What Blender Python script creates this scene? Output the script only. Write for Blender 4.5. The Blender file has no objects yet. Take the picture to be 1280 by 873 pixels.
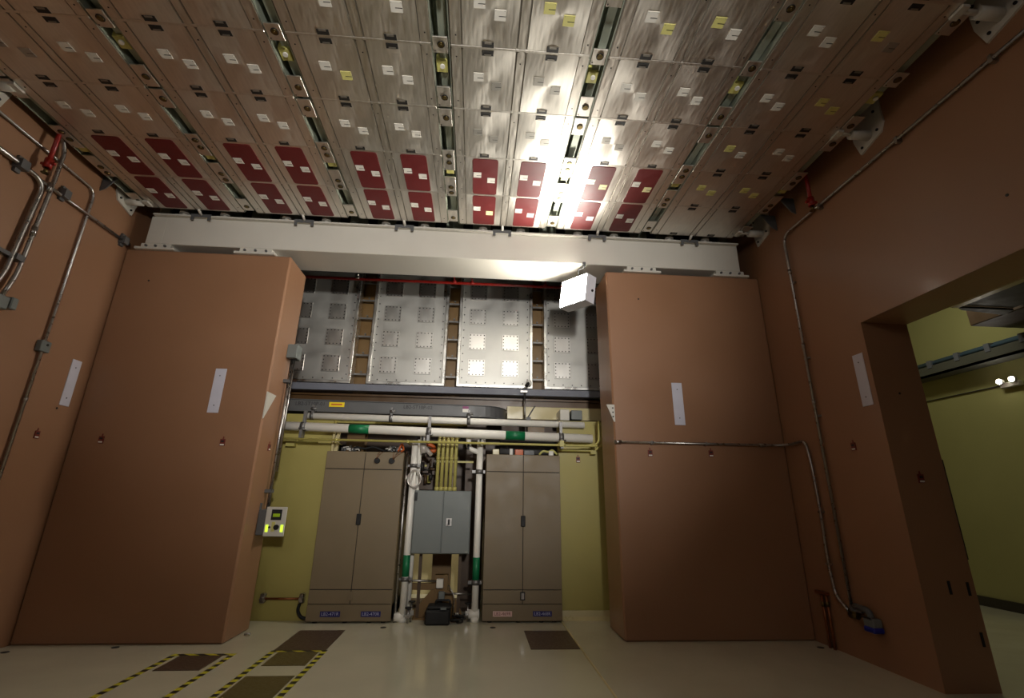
import bpy, math, random
from mathutils import Vector, Matrix
random.seed(7)
scene = bpy.context.scene
COL = scene.collection

# ------------------------------------------------------------------ camera
CAM = Vector((0, 0, 1.492))
YAW, PIT, ROL, FPX = 0.0712, 0.31919, 0.01438, 601.373
fw = Vector((math.sin(YAW)*math.cos(PIT), math.cos(YAW)*math.cos(PIT), math.sin(PIT)))
rt0 = Vector((math.cos(YAW), -math.sin(YAW), 0)); up0 = rt0.cross(fw)
rt = math.cos(ROL)*rt0 + math.sin(ROL)*up0
up = -math.sin(ROL)*rt0 + math.cos(ROL)*up0
cd = bpy.data.cameras.new('camera'); cam = bpy.data.objects.new('camera', cd); COL.objects.link(cam)
cd.sensor_width = 36.0; cd.lens = FPX/1280*36.0; cd.shift_y = -10/1280; cd.clip_start = 0.05
cam.matrix_world = Matrix(((rt.x, up.x, -fw.x, CAM.x), (rt.y, up.y, -fw.y, CAM.y), (rt.z, up.z, -fw.z, CAM.z), (0, 0, 0, 1)))
scene.camera = cam

def at(u, v, ax, val):
    """point of the photograph on the world plane axis = val"""
    d = fw + rt*((u-640)/FPX) - up*((v-426.5)/FPX)
    t = (val-CAM[ax])/d[ax]
    return CAM + d*t

# ------------------------------------------------------------------ light, exposure
w = bpy.data.worlds.new('world'); scene.world = w; w.use_nodes = True
w.node_tree.nodes['Background'].inputs[0].default_value = (0.9, 0.8, 0.65, 1)
w.node_tree.nodes['Background'].inputs[1].default_value = 0.0
vs = scene.view_settings
vs.view_transform = 'Standard'; vs.look = 'None'; vs.gamma = 1; vs.use_curve_mapping = False
vs.exposure = 0.0
LAMP_EMIT = 165.0

def area(name, loc, target, sx, sy, power, col):
    l = bpy.data.lights.new(name, 'AREA'); l.shape = 'RECTANGLE'; l.size = sx; l.size_y = sy
    l.energy = power; l.color = col
    o = bpy.data.objects.new(name, l); COL.objects.link(o); o.location = loc
    o.rotation_euler = (Vector(target)-Vector(loc)).to_track_quat('-Z', 'Y').to_euler()
    return o
area('hall_fill_light', (-1.2, -4.2, 4.6), (-0.8, 6, 2.6), 1.6, 1.0, 38, (1.0, 0.97, 0.92))  # soft fill added behind the camera, stands for no particular fixture
sl = bpy.data.lights.new('hall_flood_light', 'SPOT'); sl.energy = 1900; sl.color = (1.0, 0.975, 0.93); sl.spot_size = math.radians(58); sl.spot_blend = 1.0; sl.shadow_soft_size = 0.25
so = bpy.data.objects.new('hall_flood_light', sl); COL.objects.link(so); so.location = (1.0, -3.0, 3.4)
so.rotation_euler = (Vector((-0.4, 6.4, 4.3))-so.location).to_track_quat('-Z', 'Y').to_euler()
area('side_room_light', (6.2, 6.2, 5.3), (7.4, 6.4, 0), 1.2, 0.5, 26, (1.0, 0.97, 0.75))
area('corridor_light', (-0.4, 8.55, 2.0), (-0.4, 8.9, 0.5), 0.6, 0.2, 14, (1.0, 0.94, 0.8))

# ------------------------------------------------------------------ materials
def lin(c):
    return tuple(((x/255)/12.92 if x/255 <= 0.04045 else ((x/255+0.055)/1.055)**2.4) for x in c)

def mat(name, rgb, rough=0.5, metal=0.0, var=0.06, scale=6.0, stretch=(1, 1, 1), bump=0.0, bscale=60.0,
        emit=None, coat=0.0, rvar=0.08, aniso=0.0):
    m = bpy.data.materials.new(name); m.use_nodes = True
    nt = m.node_tree; b = nt.nodes['Principled BSDF']
    base = lin(rgb)
    tc = nt.nodes.new('ShaderNodeTexCoord'); mp = nt.nodes.new('ShaderNodeMapping')
    mp.inputs['Scale'].default_value = stretch
    nt.links.new(tc.outputs['Object'], mp.inputs['Vector'])
    n = nt.nodes.new('ShaderNodeTexNoise'); n.inputs['Scale'].default_value = scale; n.inputs['Detail'].default_value = 4
    nt.links.new(mp.outputs['Vector'], n.inputs['Vector'])
    mr = nt.nodes.new('ShaderNodeMapRange'); mr.inputs['From Min'].default_value = 0.3; mr.inputs['From Max'].default_value = 0.7
    mr.inputs['To Min'].default_value = 1-var; mr.inputs['To Max'].default_value = 1+var
    nt.links.new(n.outputs['Fac'], mr.inputs['Value'])
    mx = nt.nodes.new('ShaderNodeVectorMath'); mx.operation = 'SCALE'
    mx.inputs[0].default_value = base
    nt.links.new(mr.outputs['Result'], mx.inputs['Scale'])
    nt.links.new(mx.outputs['Vector'], b.inputs['Base Color'])
    rr = nt.nodes.new('ShaderNodeMapRange'); rr.inputs['From Min'].default_value = 0.3; rr.inputs['From Max'].default_value = 0.7
    rr.inputs['To Min'].default_value = max(0.02, rough-rvar); rr.inputs['To Max'].default_value = min(1, rough+rvar)
    nt.links.new(n.outputs['Fac'], rr.inputs['Value']); nt.links.new(rr.outputs['Result'], b.inputs['Roughness'])
    b.inputs['Metallic'].default_value = metal
    if coat: b.inputs['Coat Weight'].default_value = coat; b.inputs['Coat Roughness'].default_value = 0.12
    if aniso: b.inputs['Anisotropic'].default_value = aniso
    if bump:
        n2 = nt.nodes.new('ShaderNodeTexNoise'); n2.inputs['Scale'].default_value = bscale; n2.inputs['Detail'].default_value = 3
        nt.links.new(tc.outputs['Object'], n2.inputs['Vector'])
        bp = nt.nodes.new('ShaderNodeBump'); bp.inputs['Strength'].default_value = bump; bp.inputs['Distance'].default_value = 0.01
        nt.links.new(n2.outputs['Fac'], bp.inputs['Height']); nt.links.new(bp.outputs['Normal'], b.inputs['Normal'])
    if emit:
        b.inputs['Emission Color'].default_value = (*lin(emit[0]), 1); b.inputs['Emission Strength'].default_value = emit[1]
    return m

def stripe_mat(name, ca, cb, period, vec):
    m = bpy.data.materials.new(name); m.use_nodes = True; nt = m.node_tree; b = nt.nodes['Principled BSDF']
    tc = nt.nodes.new('ShaderNodeTexCoord'); d = nt.nodes.new('ShaderNodeVectorMath'); d.operation = 'DOT_PRODUCT'
    d.inputs[1].default_value = vec; nt.links.new(tc.outputs['Object'], d.inputs[0])
    q = nt.nodes.new('ShaderNodeMath'); q.operation = 'DIVIDE'; q.inputs[1].default_value = period
    nt.links.new(d.outputs['Value'], q.inputs[0])
    fr = nt.nodes.new('ShaderNodeMath'); fr.operation = 'FRACT'; nt.links.new(q.outputs[0], fr.inputs[0])
    g = nt.nodes.new('ShaderNodeMath'); g.operation = 'GREATER_THAN'; g.inputs[1].default_value = 0.5; nt.links.new(fr.outputs[0], g.inputs[0])
    mx = nt.nodes.new('ShaderNodeMix'); mx.data_type = 'RGBA'
    mx.inputs['A'].default_value = (*lin(ca), 1); mx.inputs['B'].default_value = (*lin(cb), 1)
    nt.links.new(g.outputs[0], mx.inputs['Factor']); nt.links.new(mx.outputs['Result'], b.inputs['Base Color'])
    b.inputs['Roughness'].default_value = 0.45
    return m

M = {}
M['terracotta'] = mat('terracotta_paint', (150, 110, 81), 0.42, var=0.04, scale=1.2, bump=0.05, bscale=9, coat=0.15)
M['floor'] = mat('epoxy_floor', (206, 201, 176), 0.22, var=0.03, scale=1.5, coat=0.35, rvar=0.05)
M['yellow_wall'] = mat('yellow_wall_paint', (170, 157, 86), 0.5, var=0.03, scale=2)
M['green_wall'] = mat('yellow_green_wall_paint', (174, 170, 114), 0.4, var=0.03, scale=2)
M['white_steel'] = mat('white_beam_paint', (202, 197, 186), 0.4, var=0.03, scale=2)
M['brush'] = mat('brushed_aluminium', (224, 219, 210), 0.43, 1.0, var=0.07, scale=5, stretch=(9, 1, 9), rvar=0.08, aniso=0.4)
M['frame_alu'] = mat('frame_aluminium', (218, 212, 202), 0.4, 1.0, var=0.08, scale=6, stretch=(6, 1, 6), rvar=0.1)
M['back_alu'] = mat('joint_metal', (146, 140, 130), 0.5, 0.8, var=0.1)
M['steel_panel'] = mat('vessel_steel', (178, 176, 170), 0.42, 0.75, var=0.06, scale=3, rvar=0.1)
M['steel_cover'] = mat('cover_steel', (205, 202, 196), 0.34, 1.0, var=0.03, scale=3, stretch=(6, 1, 1), rvar=0.04)
M['red'] = mat('red_cover_paint', (98, 15, 17), 0.5, var=0.08, scale=8)
M['red_pipe'] = mat('red_pipe_paint', (150, 30, 22), 0.35, var=0.06)
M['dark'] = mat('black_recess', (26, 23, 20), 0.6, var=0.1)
M['black'] = mat('black_plastic', (12, 11, 10), 0.65, var=0.1)
M['white_tag'] = mat('white_sticker', (226, 222, 212), 0.5, var=0.03)
M['cream_tag'] = mat('cream_sticker', (232, 222, 168), 0.5, var=0.03)
M['yellow_tag'] = mat('yellow_sticker', (214, 208, 128), 0.5, var=0.03)
M['faint_tag'] = mat('clear_sticker', (172, 168, 160), 0.45, 0.6, var=0.03)
M['ink'] = mat('dark_ink', (30, 28, 30), 0.6, var=0.05)
M['brass'] = mat('brass_bolt', (112, 96, 58), 0.35, 1.0, var=0.15, scale=30)
M['yellow_block'] = mat('yellow_plastic', (198, 192, 112), 0.45, var=0.05)
M['channel'] = mat('channel_grey_green', (158, 164, 148), 0.45, 0.2, var=0.1)
M['tan_cabinet'] = mat('tan_cabinet_paint', (122, 106, 80), 0.5, var=0.025, scale=4)
M['grey_box'] = mat('grey_enclosure_paint', (108, 113, 110), 0.45, var=0.03)
M['dark_grey'] = mat('tray_grey_paint', (88, 88, 88), 0.45, var=0.04)
M['blue_grey'] = mat('blue_grey_beam', (108, 110, 120), 0.5, var=0.04)
M['white_pipe'] = mat('white_pipe_jacket', (240, 236, 226), 0.4, var=0.02)
M['green_band'] = mat('green_band', (10, 110, 66), 0.45, var=0.04)
M['yellow_pipe'] = mat('yellow_conduit_paint', (184, 174, 98), 0.45, var=0.04)
M['galv'] = mat('galvanised_steel', (172, 168, 164), 0.32, 1.0, var=0.1, scale=20)
M['brown_steel'] = mat('brown_steel_paint', (122, 92, 48), 0.45, var=0.06, scale=4)
M['dark_brown'] = mat('dark_brown_steel', (74, 54, 34), 0.5, var=0.08)
M['cream_wall'] = mat('cream_wall_gloss', (206, 192, 146), 0.2, var=0.03, coat=0.3)
M['plate_grey'] = mat('pale_grey_plate', (206, 204, 216), 0.45, var=0.04)
M['mat_brown'] = mat('floor_grate', (92, 74, 58), 0.45, 0.3, var=0.12, scale=30, bump=0.4, bscale=120)
M['mat_olive'] = mat('floor_grate_olive', (104, 92, 52), 0.45, 0.3, var=0.12, scale=30, bump=0.4, bscale=120)
M['tape_yb'] = stripe_mat('hazard_tape_along', (36, 32, 22), (204, 196, 44), 0.13, (0, 1, 0))
M['tape_diag'] = stripe_mat('hazard_tape_diagonal', (36, 32, 22), (204, 196, 44), 0.19, (1, 1.6, 0))
M['lamp_face'] = mat('lamp_face', (255, 255, 250), 0.3, emit=((255, 250, 238), LAMP_EMIT))
M['lamp_body'] = mat('lamp_body_white', (216, 214, 220), 0.4, var=0.02)
M['bulb'] = mat('lamp_bulb', (255, 250, 240), 0.3, emit=((255, 246, 235), 45.0))
M['lcd'] = mat('green_display', (120, 150, 20), 0.4, emit=((140, 165, 20), 0.25))
M['lime'] = mat('lit_lime_button', (220, 255, 60), 0.4, emit=((222, 255, 70), 0.9))
M['blue_label'] = mat('blue_label', (20, 18, 96), 0.5, var=0.03)
M['pink_label'] = mat('pink_label', (214, 178, 170), 0.5, var=0.03)
M['label_text'] = mat('label_text_grey', (170, 172, 200), 0.5, var=0.02)
M['maroon'] = mat('maroon_ink', (110, 40, 44), 0.5, var=0.05)
M['clamp_grey'] = mat('clamp_grey', (120, 118, 116), 0.45, 0.7, var=0.1, scale=20)
M['tray_grey'] = mat('tray_dull_grey', (92, 92, 84), 0.5, var=0.05)
M['rail_steel'] = mat('rail_steel', (214, 212, 206), 0.3, 1.0, var=0.05)
M['beam_brown'] = mat('beam_brown', (92, 66, 36), 0.35, var=0.08)
M['copper'] = mat('copper_tube', (140, 84, 50), 0.35, 0.7, var=0.1)
M['orange'] = mat('orange_plastic', (196, 92, 34), 0.45, var=0.08)
M['blue'] = mat('blue_plastic', (26, 36, 140), 0.4, var=0.05)
M['tag_red'] = mat('tag_dark_red', (112, 40, 28), 0.5, var=0.05)
M['bright_yellow'] = mat('bright_yellow_label', (236, 206, 20), 0.5, var=0.02)
M['purple'] = mat('purple_label', (120, 30, 90), 0.5, var=0.02)
M['duct'] = mat('duct_dark', (58, 52, 42), 0.55, 0.0, var=0.08)
M['upper_dark'] = mat('upper_ceiling_dark', (60, 50, 42), 0.7, var=0.06)
M['tray_blue'] = mat('blue_cable', (70, 92, 110), 0.45, var=0.06)
M['clear'] = mat('clear_plastic', (190, 184, 176), 0.15, 0.3, var=0.05)
M['base'] = mat('cove_base_paint', (204, 190, 140), 0.35, var=0.03)

# ------------------------------------------------------------------ mesh builder
class MB:
    def __init__(s): s.v, s.f, s.m, s.s = [], [], [], []
    def add(s, vs, fs, m=0, sm=False):
        o = len(s.v); s.v += [Vector(x) for x in vs]
        for f in fs: s.f.append([i+o for i in f]); s.m.append(m); s.s.append(sm)
        return s
    def box(s, x0, x1, y0, y1, z0, z1, m=0, bev=0.0):
        x0, x1 = min(x0, x1), max(x0, x1); y0, y1 = min(y0, y1), max(y0, y1); z0, z1 = min(z0, z1), max(z0, z1)
        b = min(bev, (x1-x0)*.45, (y1-y0)*.45, (z1-z0)*.45)
        if b <= 0:
            return s.add([(x0,y0,z0),(x1,y0,z0),(x1,y1,z0),(x0,y1,z0),(x0,y0,z1),(x1,y0,z1),(x1,y1,z1),(x0,y1,z1)],
                         [(0,3,2,1),(4,5,6,7),(0,1,5,4),(1,2,6,5),(2,3,7,6),(3,0,4,7)], m)
        X, Y, Z = (x0, x1), (y0, y1), (z0, z1); vs = []; idx = {}
        for i in (0, 1):
            for j in (0, 1):
                for k in (0, 1):
                    sx, sy, sz = (b if i == 0 else -b), (b if j == 0 else -b), (b if k == 0 else -b)
                    for ax, p in enumerate(((X[i], Y[j]+sy, Z[k]+sz), (X[i]+sx, Y[j], Z[k]+sz), (X[i]+sx, Y[j]+sy, Z[k]))):
                        idx[i, j, k, ax] = len(vs); vs.append(p)
        fs = []
        for i in (0, 1):
            q = [(i,0,0,0),(i,1,0,0),(i,1,1,0),(i,0,1,0)]; fs.append([idx[a] for a in (q if i else q[::-1])])
            q = [(0,i,0,1),(0,i,1,1),(1,i,1,1),(1,i,0,1)]; fs.append([idx[a] for a in (q if i else q[::-1])])
            q = [(0,0,i,2),(1,0,i,2),(1,1,i,2),(0,1,i,2)]; fs.append([idx[a] for a in (q if i else q[::-1])])
        for i in (0, 1):
            for j in (0, 1):
                fs.append([idx[i,j,0,0], idx[i,j,1,0], idx[i,j,1,1], idx[i,j,0,1]])
                fs.append([idx[i,0,j,0], idx[i,1,j,0], idx[i,1,j,2], idx[i,0,j,2]])
                fs.append([idx[0,i,j,1], idx[1,i,j,1], idx[1,i,j,2], idx[0,i,j,2]])
        for i in (0, 1):
            for j in (0, 1):
                for k in (0, 1): fs.append([idx[i,j,k,0], idx[i,j,k,1], idx[i,j,k,2]])
        s.fix = True
        return s.add(vs, fs, m)
    def obox(s, c, ax, ay, az, hx, hy, hz, m=0):
        c = Vector(c); vs = []
        for k in (-1, 1):
            for i, j in ((-1,-1),(1,-1),(1,1),(-1,1)): vs.append(c + ax*(i*hx) + ay*(j*hy) + az*(k*hz))
        return s.add(vs, [(0,3,2,1),(4,5,6,7),(0,1,5,4),(1,2,6,5),(2,3,7,6),(3,0,4,7)], m)
    def prism(s, poly, axis, a, b, m=0):
        n = len(poly)
        def P(p, t):
            q = list(p); q.insert(axis, t); return tuple(q)
        vs = [P(p, a) for p in poly] + [P(p, b) for p in poly]
        fs = [list(range(n)), list(range(2*n-1, n-1, -1))] + [[i, i+n, (i+1) % n+n, (i+1) % n] for i in range(n)]
        s.fix = True
        return s.add(vs, fs, m)
    def rrect(s, x0, x1, y0, y1, z0, z1, r, m=0, n=4):
        poly = []
        for cx, cy, a0 in ((x1-r, y1-r, 0), (x0+r, y1-r, 90), (x0+r, y0+r, 180), (x1-r, y0+r, 270)):
            for i in range(n+1):
                a = math.radians(a0+90*i/n); poly.append((cx+r*math.cos(a), cy+r*math.sin(a)))
        return s.prism(poly, 2, z0, z1, m)
    def cyl(s, p0, p1, r, n=14, m=0, r1=None):
        return s.tube([p0, p1], r, n, m, bend=0, r1=r1)
    def tube(s, pts, r, n=10, m=0, bend=0.0, r1=None, closed=False):
        pts = [Vector(p) for p in pts]
        if bend > 0 and len(pts) > 2:
            out = [pts[0]]
            for i in range(1, len(pts)-1):
                a, b, c = pts[i-1], pts[i], pts[i+1]
                d0 = (a-b); d1 = (c-b); t = min(bend, d0.length*.48, d1.length*.48)
                p0, p1 = b+d0.normalized()*t, b+d1.normalized()*t
                for k in range(7):
                    u = k/6; out.append(p0*(1-u)**2 + b*2*u*(1-u) + p1*u*u)
            out.append(pts[-1]); pts = out
        N = len(pts); vs = []; nrm = None
        for i, p in enumerate(pts):
            t = (pts[min(i+1, N-1)]-pts[max(i-1, 0)]).normalized() if not closed else (pts[(i+1) % N]-pts[i-1]).normalized()
            if nrm is None:
                nrm = t.cross(Vector((0, 0, 1)))
                if nrm.length < 1e-3: nrm = t.cross(Vector((1, 0, 0)))
                nrm.normalize()
            else:
                nrm = (nrm - t*nrm.dot(t)); nrm.normalize()
            bi = t.cross(nrm); rr = r if r1 is None else r+(r1-r)*i/(N-1)
            vs += [p + (nrm*math.cos(2*math.pi*k/n) + bi*math.sin(2*math.pi*k/n))*rr for k in range(n)]
        fs = []
        L = N if closed else N-1
        for i in range(L):
            j = (i+1) % N
            fs += [[i*n+k, i*n+(k+1) % n, j*n+(k+1) % n, j*n+k] for k in range(n)]
        s.add(vs, fs, m, True)
        if not closed:
            o = len(s.v)-len(vs)
            s.f.append([o+k for k in range(n)][::-1]); s.m.append(m); s.s.append(False)
            s.f.append([o+(N-1)*n+k for k in range(n)]); s.m.append(m); s.s.append(False)
        return s
    def mesh(s, name, mats, off=Vector((0, 0, 0))):
        me = bpy.data.meshes.new(name)
        me.from_pydata([tuple(v-off) for v in s.v], [], s.f)
        for x in (mats if isinstance(mats, (list, tuple)) else [mats]): me.materials.append(M[x])
        me.polygons.foreach_set('material_index', s.m); me.polygons.foreach_set('use_smooth', s.s)
        me.update()
        if getattr(s, 'fix', False):
            import bmesh
            bm = bmesh.new(); bm.from_mesh(me); bmesh.ops.recalc_face_normals(bm, faces=bm.faces); bm.to_mesh(me); bm.free()
        return me

ORI = {}
def link(name, me, parent=None, loc=(0, 0, 0)):
    o = bpy.data.objects.new(name, me); COL.objects.link(o); o.location = loc
    if parent: o.parent = parent
    return o
def part(name, mb, mats, parent, label=None):
    """a part or sub-part, built in world coordinates, under its thing"""
    o = link(name, mb.mesh(name, mats, ORI[parent.name]), parent); ORI[o.name] = ORI[parent.name]
    if label: o['label'] = label
    return o
def thing(name, loc, label, cat, group=None):
    o = bpy.data.objects.new(name, None); COL.objects.link(o); o.location = loc; o.empty_display_size = 0.1
    ORI[o.name] = Vector(loc); o['label'] = label; o['category'] = cat
    if group: o['group'] = group
    return o
def solo(name, mb, mats, label, cat, group=None):
    lo = Vector([min(v[i] for v in mb.v) for i in range(3)]); hi = Vector([max(v[i] for v in mb.v) for i in range(3)])
    off = Vector(((lo.x+hi.x)/2, (lo.y+hi.y)/2, lo.z))
    o = link(name, mb.mesh(name, mats, off), None, off); ORI[o.name] = off
    o['label'] = label; o['category'] = cat
    if group: o['group'] = group
    return o
def struct(name, mb, mats):
    o = link(name, mb.mesh(name, mats)); ORI[o.name] = Vector((0, 0, 0)); o['kind'] = 'structure'; return o
def text_mb(txt, size, origin, xdir, ydir, m=0, depth=0.001, align='CENTER'):
    cu = bpy.data.curves.new('lettering', 'FONT'); cu.body = txt; cu.size = size; cu.align_x = align; cu.align_y = 'CENTER'
    cu.resolution_u = 2
    ob = bpy.data.objects.new('lettering', cu); COL.objects.link(ob)
    dg = bpy.context.evaluated_depsgraph_get()
    me = bpy.data.meshes.new_from_object(ob.evaluated_get(dg))
    mb = MB(); z = Vector(xdir).cross(Vector(ydir)).normalized()*depth
    mb.add([Vector(origin)+Vector(xdir)*v.co.x+Vector(ydir)*v.co.y+z for v in me.vertices], [list(p.vertices) for p in me.polygons], m)
    bpy.data.objects.remove(ob); bpy.data.curves.remove(cu); bpy.data.meshes.remove(me)
    return mb

# ------------------------------------------------------------------ room shell
XL, XR, YF, YB = -4.705, 3.987, 6.04, 6.66      # side walls, pier fronts, pier backs
PL, PR, PT = -2.58, 1.744, 4.585                # inner faces and top of the piers
ZC = 5.15                                       # underside of the ceiling bays
TOP = 6.4
struct('floor', MB().box(-5.2, 8.5, -6, 9.0, -0.2, 0), 'floor')
struct('ceiling', MB().box(-5.2, 8.5, -6, 9.0, TOP, TOP+0.2), 'upper_dark')
struct('wall_left', MB().box(XL-0.4, XL, -6, 9.0, 0, TOP), 'terracotta')
OP0, OP1, OZ, OX = 0.4, 4.45, 3.312, 4.5        # opening in the right wall
struct('wall_right', MB().prism([(-6, 0), (-6, TOP), (9, TOP), (9, 0), (OP1, 0), (OP1, OZ), (OP0, OZ), (OP0, 0)], 0, XR, OX), 'terracotta')
struct('wall_back_left', MB().box(XL, PL, YF, YB, 0, PT, 0, 0.02), 'terracotta')
struct('wall_back_right', MB().box(PR, XR, YF, YB, 0, PT, 0, 0.02), 'terracotta')
struct('wall_rear', MB().box(-5.2, 8.5, -6.2, -6, 0, TOP), 'terracotta')
struct('wall_back', MB().box(-5.2, 8.5, 8.9, 9.1, 0, TOP), 'cream_wall')
struct('wall_recess_left', MB().box(XL, -2.03, 7.08, 7.25, 0, 2.62), 'yellow_wall')
struct('wall_recess_right', MB().box(1.21, XR, 7.10, 7.25, 0, 2.62), 'yellow_wall')
struct('baseboard_back', MB().prism([(7.03, 0), (7.10, 0), (7.10, 0.11), (7.085, 0.11), (7.07, 0.04)], 0, 1.21, XR, 0), 'base')
struct('trim_1', MB().box(1.185, 1.205, 4.2, 7.0, 0, 0.004), 'base')
# room beyond the opening
RX = 8.15
struct('wall_far_right', MB().box(RX, RX+0.2, -6, 9, 0, TOP), 'green_wall')
struct('wall_far_back', MB().box(OX, RX, 8.6, 8.8, 0, TOP), 'green_wall')
struct('baseboard_right', MB().box(RX-0.03, RX, -6, 8.6, 0, 0.14), 'duct')

# ------------------------------------------------------------------ white steel beam on the piers
bm_ = thing('steel_beam', ((-4.5+3.735)/2, 6.35, 4.585), 'long white painted steel beam resting on the two terracotta piers', 'beam')
part('beam_body', MB().box(-4.5, 3.735, YF, YB, 4.68, 5.095, 0, 0.008).box(-4.3, -4.292, YF-0.002, YF, 4.68, 5.09), 'white_steel', bm_)
part('top_flange', MB().box(-4.46, 3.735, YF-0.05, YB, 5.095, 5.115), 'white_steel', bm_)
for x0, x1 in ((-4.60, -4.10), (-3.33, -2.79), (2.0, 2.54), (3.31, 3.84)):
    b = MB().box(x0, x1, YF-0.03, YB-0.05, PT, PT+0.032, 0, 0.004).box(x0+0.06, x1-0.06, YF+0.002, YB-0.1, PT+0.032, 4.68)
    bp = part('base_plate', b, 'white_steel', bm_)
    bb = MB()
    for k in range(3):
        x = x0+0.13+k*(x1-x0-0.26)/2
        bb.cyl((x, YF+0.003, PT+0.06), (x, YF-0.02, PT+0.06), 0.016, 8)
    part('bolts', bb, 'dark_grey', bp)

# ------------------------------------------------------------------ ceiling bays
PITCH = 1.367
GX = [-4.521+PITCH*k for k in range(7)]
RB = [5.915, 5.21, 4.515, 3.82, 3.125, 2.43, 1.735]
def local_mesh(name, mb, mats): return mb.mesh(name, mats)
pw = 0.455
panel_me = {}
for key, hh in (('p', 0.685),):
    panel_me[key] = local_mesh('panel', MB().rrect(0, pw, 0, hh, 0, 0.012, 0.018), 'brush')
strip_me = local_mesh('frame_strip', MB().rrect(0, 0.085, 0, 0.68, 0, 0.010, 0.02)
                      .cyl((0.0425, 0.09, 0.001), (0.0425, 0.09, -0.002), 0.007, 6, 1).cyl((0.0425, 0.58, 0.001), (0.0425, 0.58, -0.002), 0.007, 6, 1), ['frame_alu', 'dark'])
mstrip_me = local_mesh('frame_strip', MB().rrect(0, 0.066, 0, 0.68, 0, 0.010, 0.02)
                      .cyl((0.033, 0.12, 0.001), (0.033, 0.12, -0.002), 0.007, 6, 1), ['frame_alu', 'dark'])
latch_me = local_mesh('latch', MB().box(0, 0.1, 0, 0.05, -0.003, 0.001).box(0.02, 0.08, 0.0, 0.016, -0.006, 0.0, 1), ['dark', 'back_alu'])
red_me = local_mesh('red_cover', MB().rrect(0, 0.292, 0, 0.652, -0.005, 0.001, 0.03), 'red')
seam_me = local_mesh('seam_rail', MB().box(0.085, PITCH-0.085, -0.013, 0.013, -0.002, 0.012, 0, 0.003), 'frame_alu')
tag_me = {}
for nm in ('white', 'cream', 'yellow', 'faint'):
    tag_me[nm] = local_mesh('sticker', MB().box(0, 0.092, 0, 0.092, -0.003, 0.001).box(0.036, 0.092, 0.050, 0.056, -0.0035, -0.003, 1)
                            .box(0.008, 0.012, 0.008, 0.012, -0.0035, -0.003, 1).box(0.08, 0.084, 0.008, 0.012, -0.0035, -0.003, 1), [nm+'_tag', 'ink'])
bolt_me = local_mesh('bolt', MB().cyl((0, 0, 0.001), (0, 0, -0.004), 0.033, 16, 0).cyl((0, 0, 0), (0, 0, -0.009), 0.026, 12, 1).cyl((0, 0, 0), (0, 0, -0.012), 0.010, 6, 1), ['dark', 'brass'])
yblock_me = local_mesh('yellow_block', MB().box(-0.055, 0.045, 0, 0.13, 0.035, 0.12, 0, 0.006).cyl((0, 0.05, 0.03), (0, 0.05, 0.015), 0.022, 12, 1), ['yellow_block', 'white_tag'])
yblock_small_me = local_mesh('yellow_block', MB().box(-0.045, 0.05, 0, 0.085, 0.02, 0.09, 0, 0.006), 'yellow_block')
PLATES = [(2.46, 2.68, [2.57]), (3.05, 3.205, [3.12]), (3.565, 3.805, [3.69]), (3.835, 4.065, [3.95]), (4.43, 4.766, [4.518, 4.63]), (4.896, 5.27, [5.088, 5.20]), (5.6, 5.86, [5.767])]
# sticker colours (bay, panel, row) where they are not two white ones
TAGS = {(3, 1, 4): 'yy', (4, 0, 4): 'wy', (4, 1, 4): 'yw', (5, 1, 4): 'yf', (2, 0, 3): 'wy', (3, 0, 3): 'ff', (3, 1, 3): 'ff', (3, 0, 3): 'wf',
        (5, 1, 3): 'yy', (3, 0, 2): 'ff', (3, 1, 2): 'ff', (4, 0, 2): 'ff', (5, 0, 2): 'yw', (5, 0, 1): 'yy', (5, 1, 1): 'yy',
        (4, 0, 1): 'wc', (4, 1, 1): 'wc', (3, 0, 0): 'wc', (5, 0, 0): '', (5, 1, 0): '', (0, 0, 4): 'ff', (0, 0, 3): 'ff'}
NAMEC = {'w': 'white', 'y': 'yellow', 'c': 'cream', 'f': 'faint'}
BAYL = ['leftmost metal ceiling bay with red covers, beside the left wall',
        'metal ceiling bay with red covers, second from the left wall',
        'metal ceiling bay with red covers, third from the left wall',
        'bright metal ceiling bay with red covers, fourth from the left, left of the lamp glare',
        'metal ceiling bay with red covers right above the flood lamp, fifth from left',
        'metal ceiling bay without any red covers, beside the right wall']
plate_cache = {}
def plate_mesh(l):
    if l not in plate_cache:
        plate_cache[l] = local_mesh('mounting_plate', MB().box(-0.066, 0.06, 0, l, 0, 0.014, 0, 0.002).cyl((-0.05, l-0.02, 0), (-0.05, l-0.02, -0.003), 0.006, 6, 1), ['frame_alu', 'dark'])
    return plate_cache[l]
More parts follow.
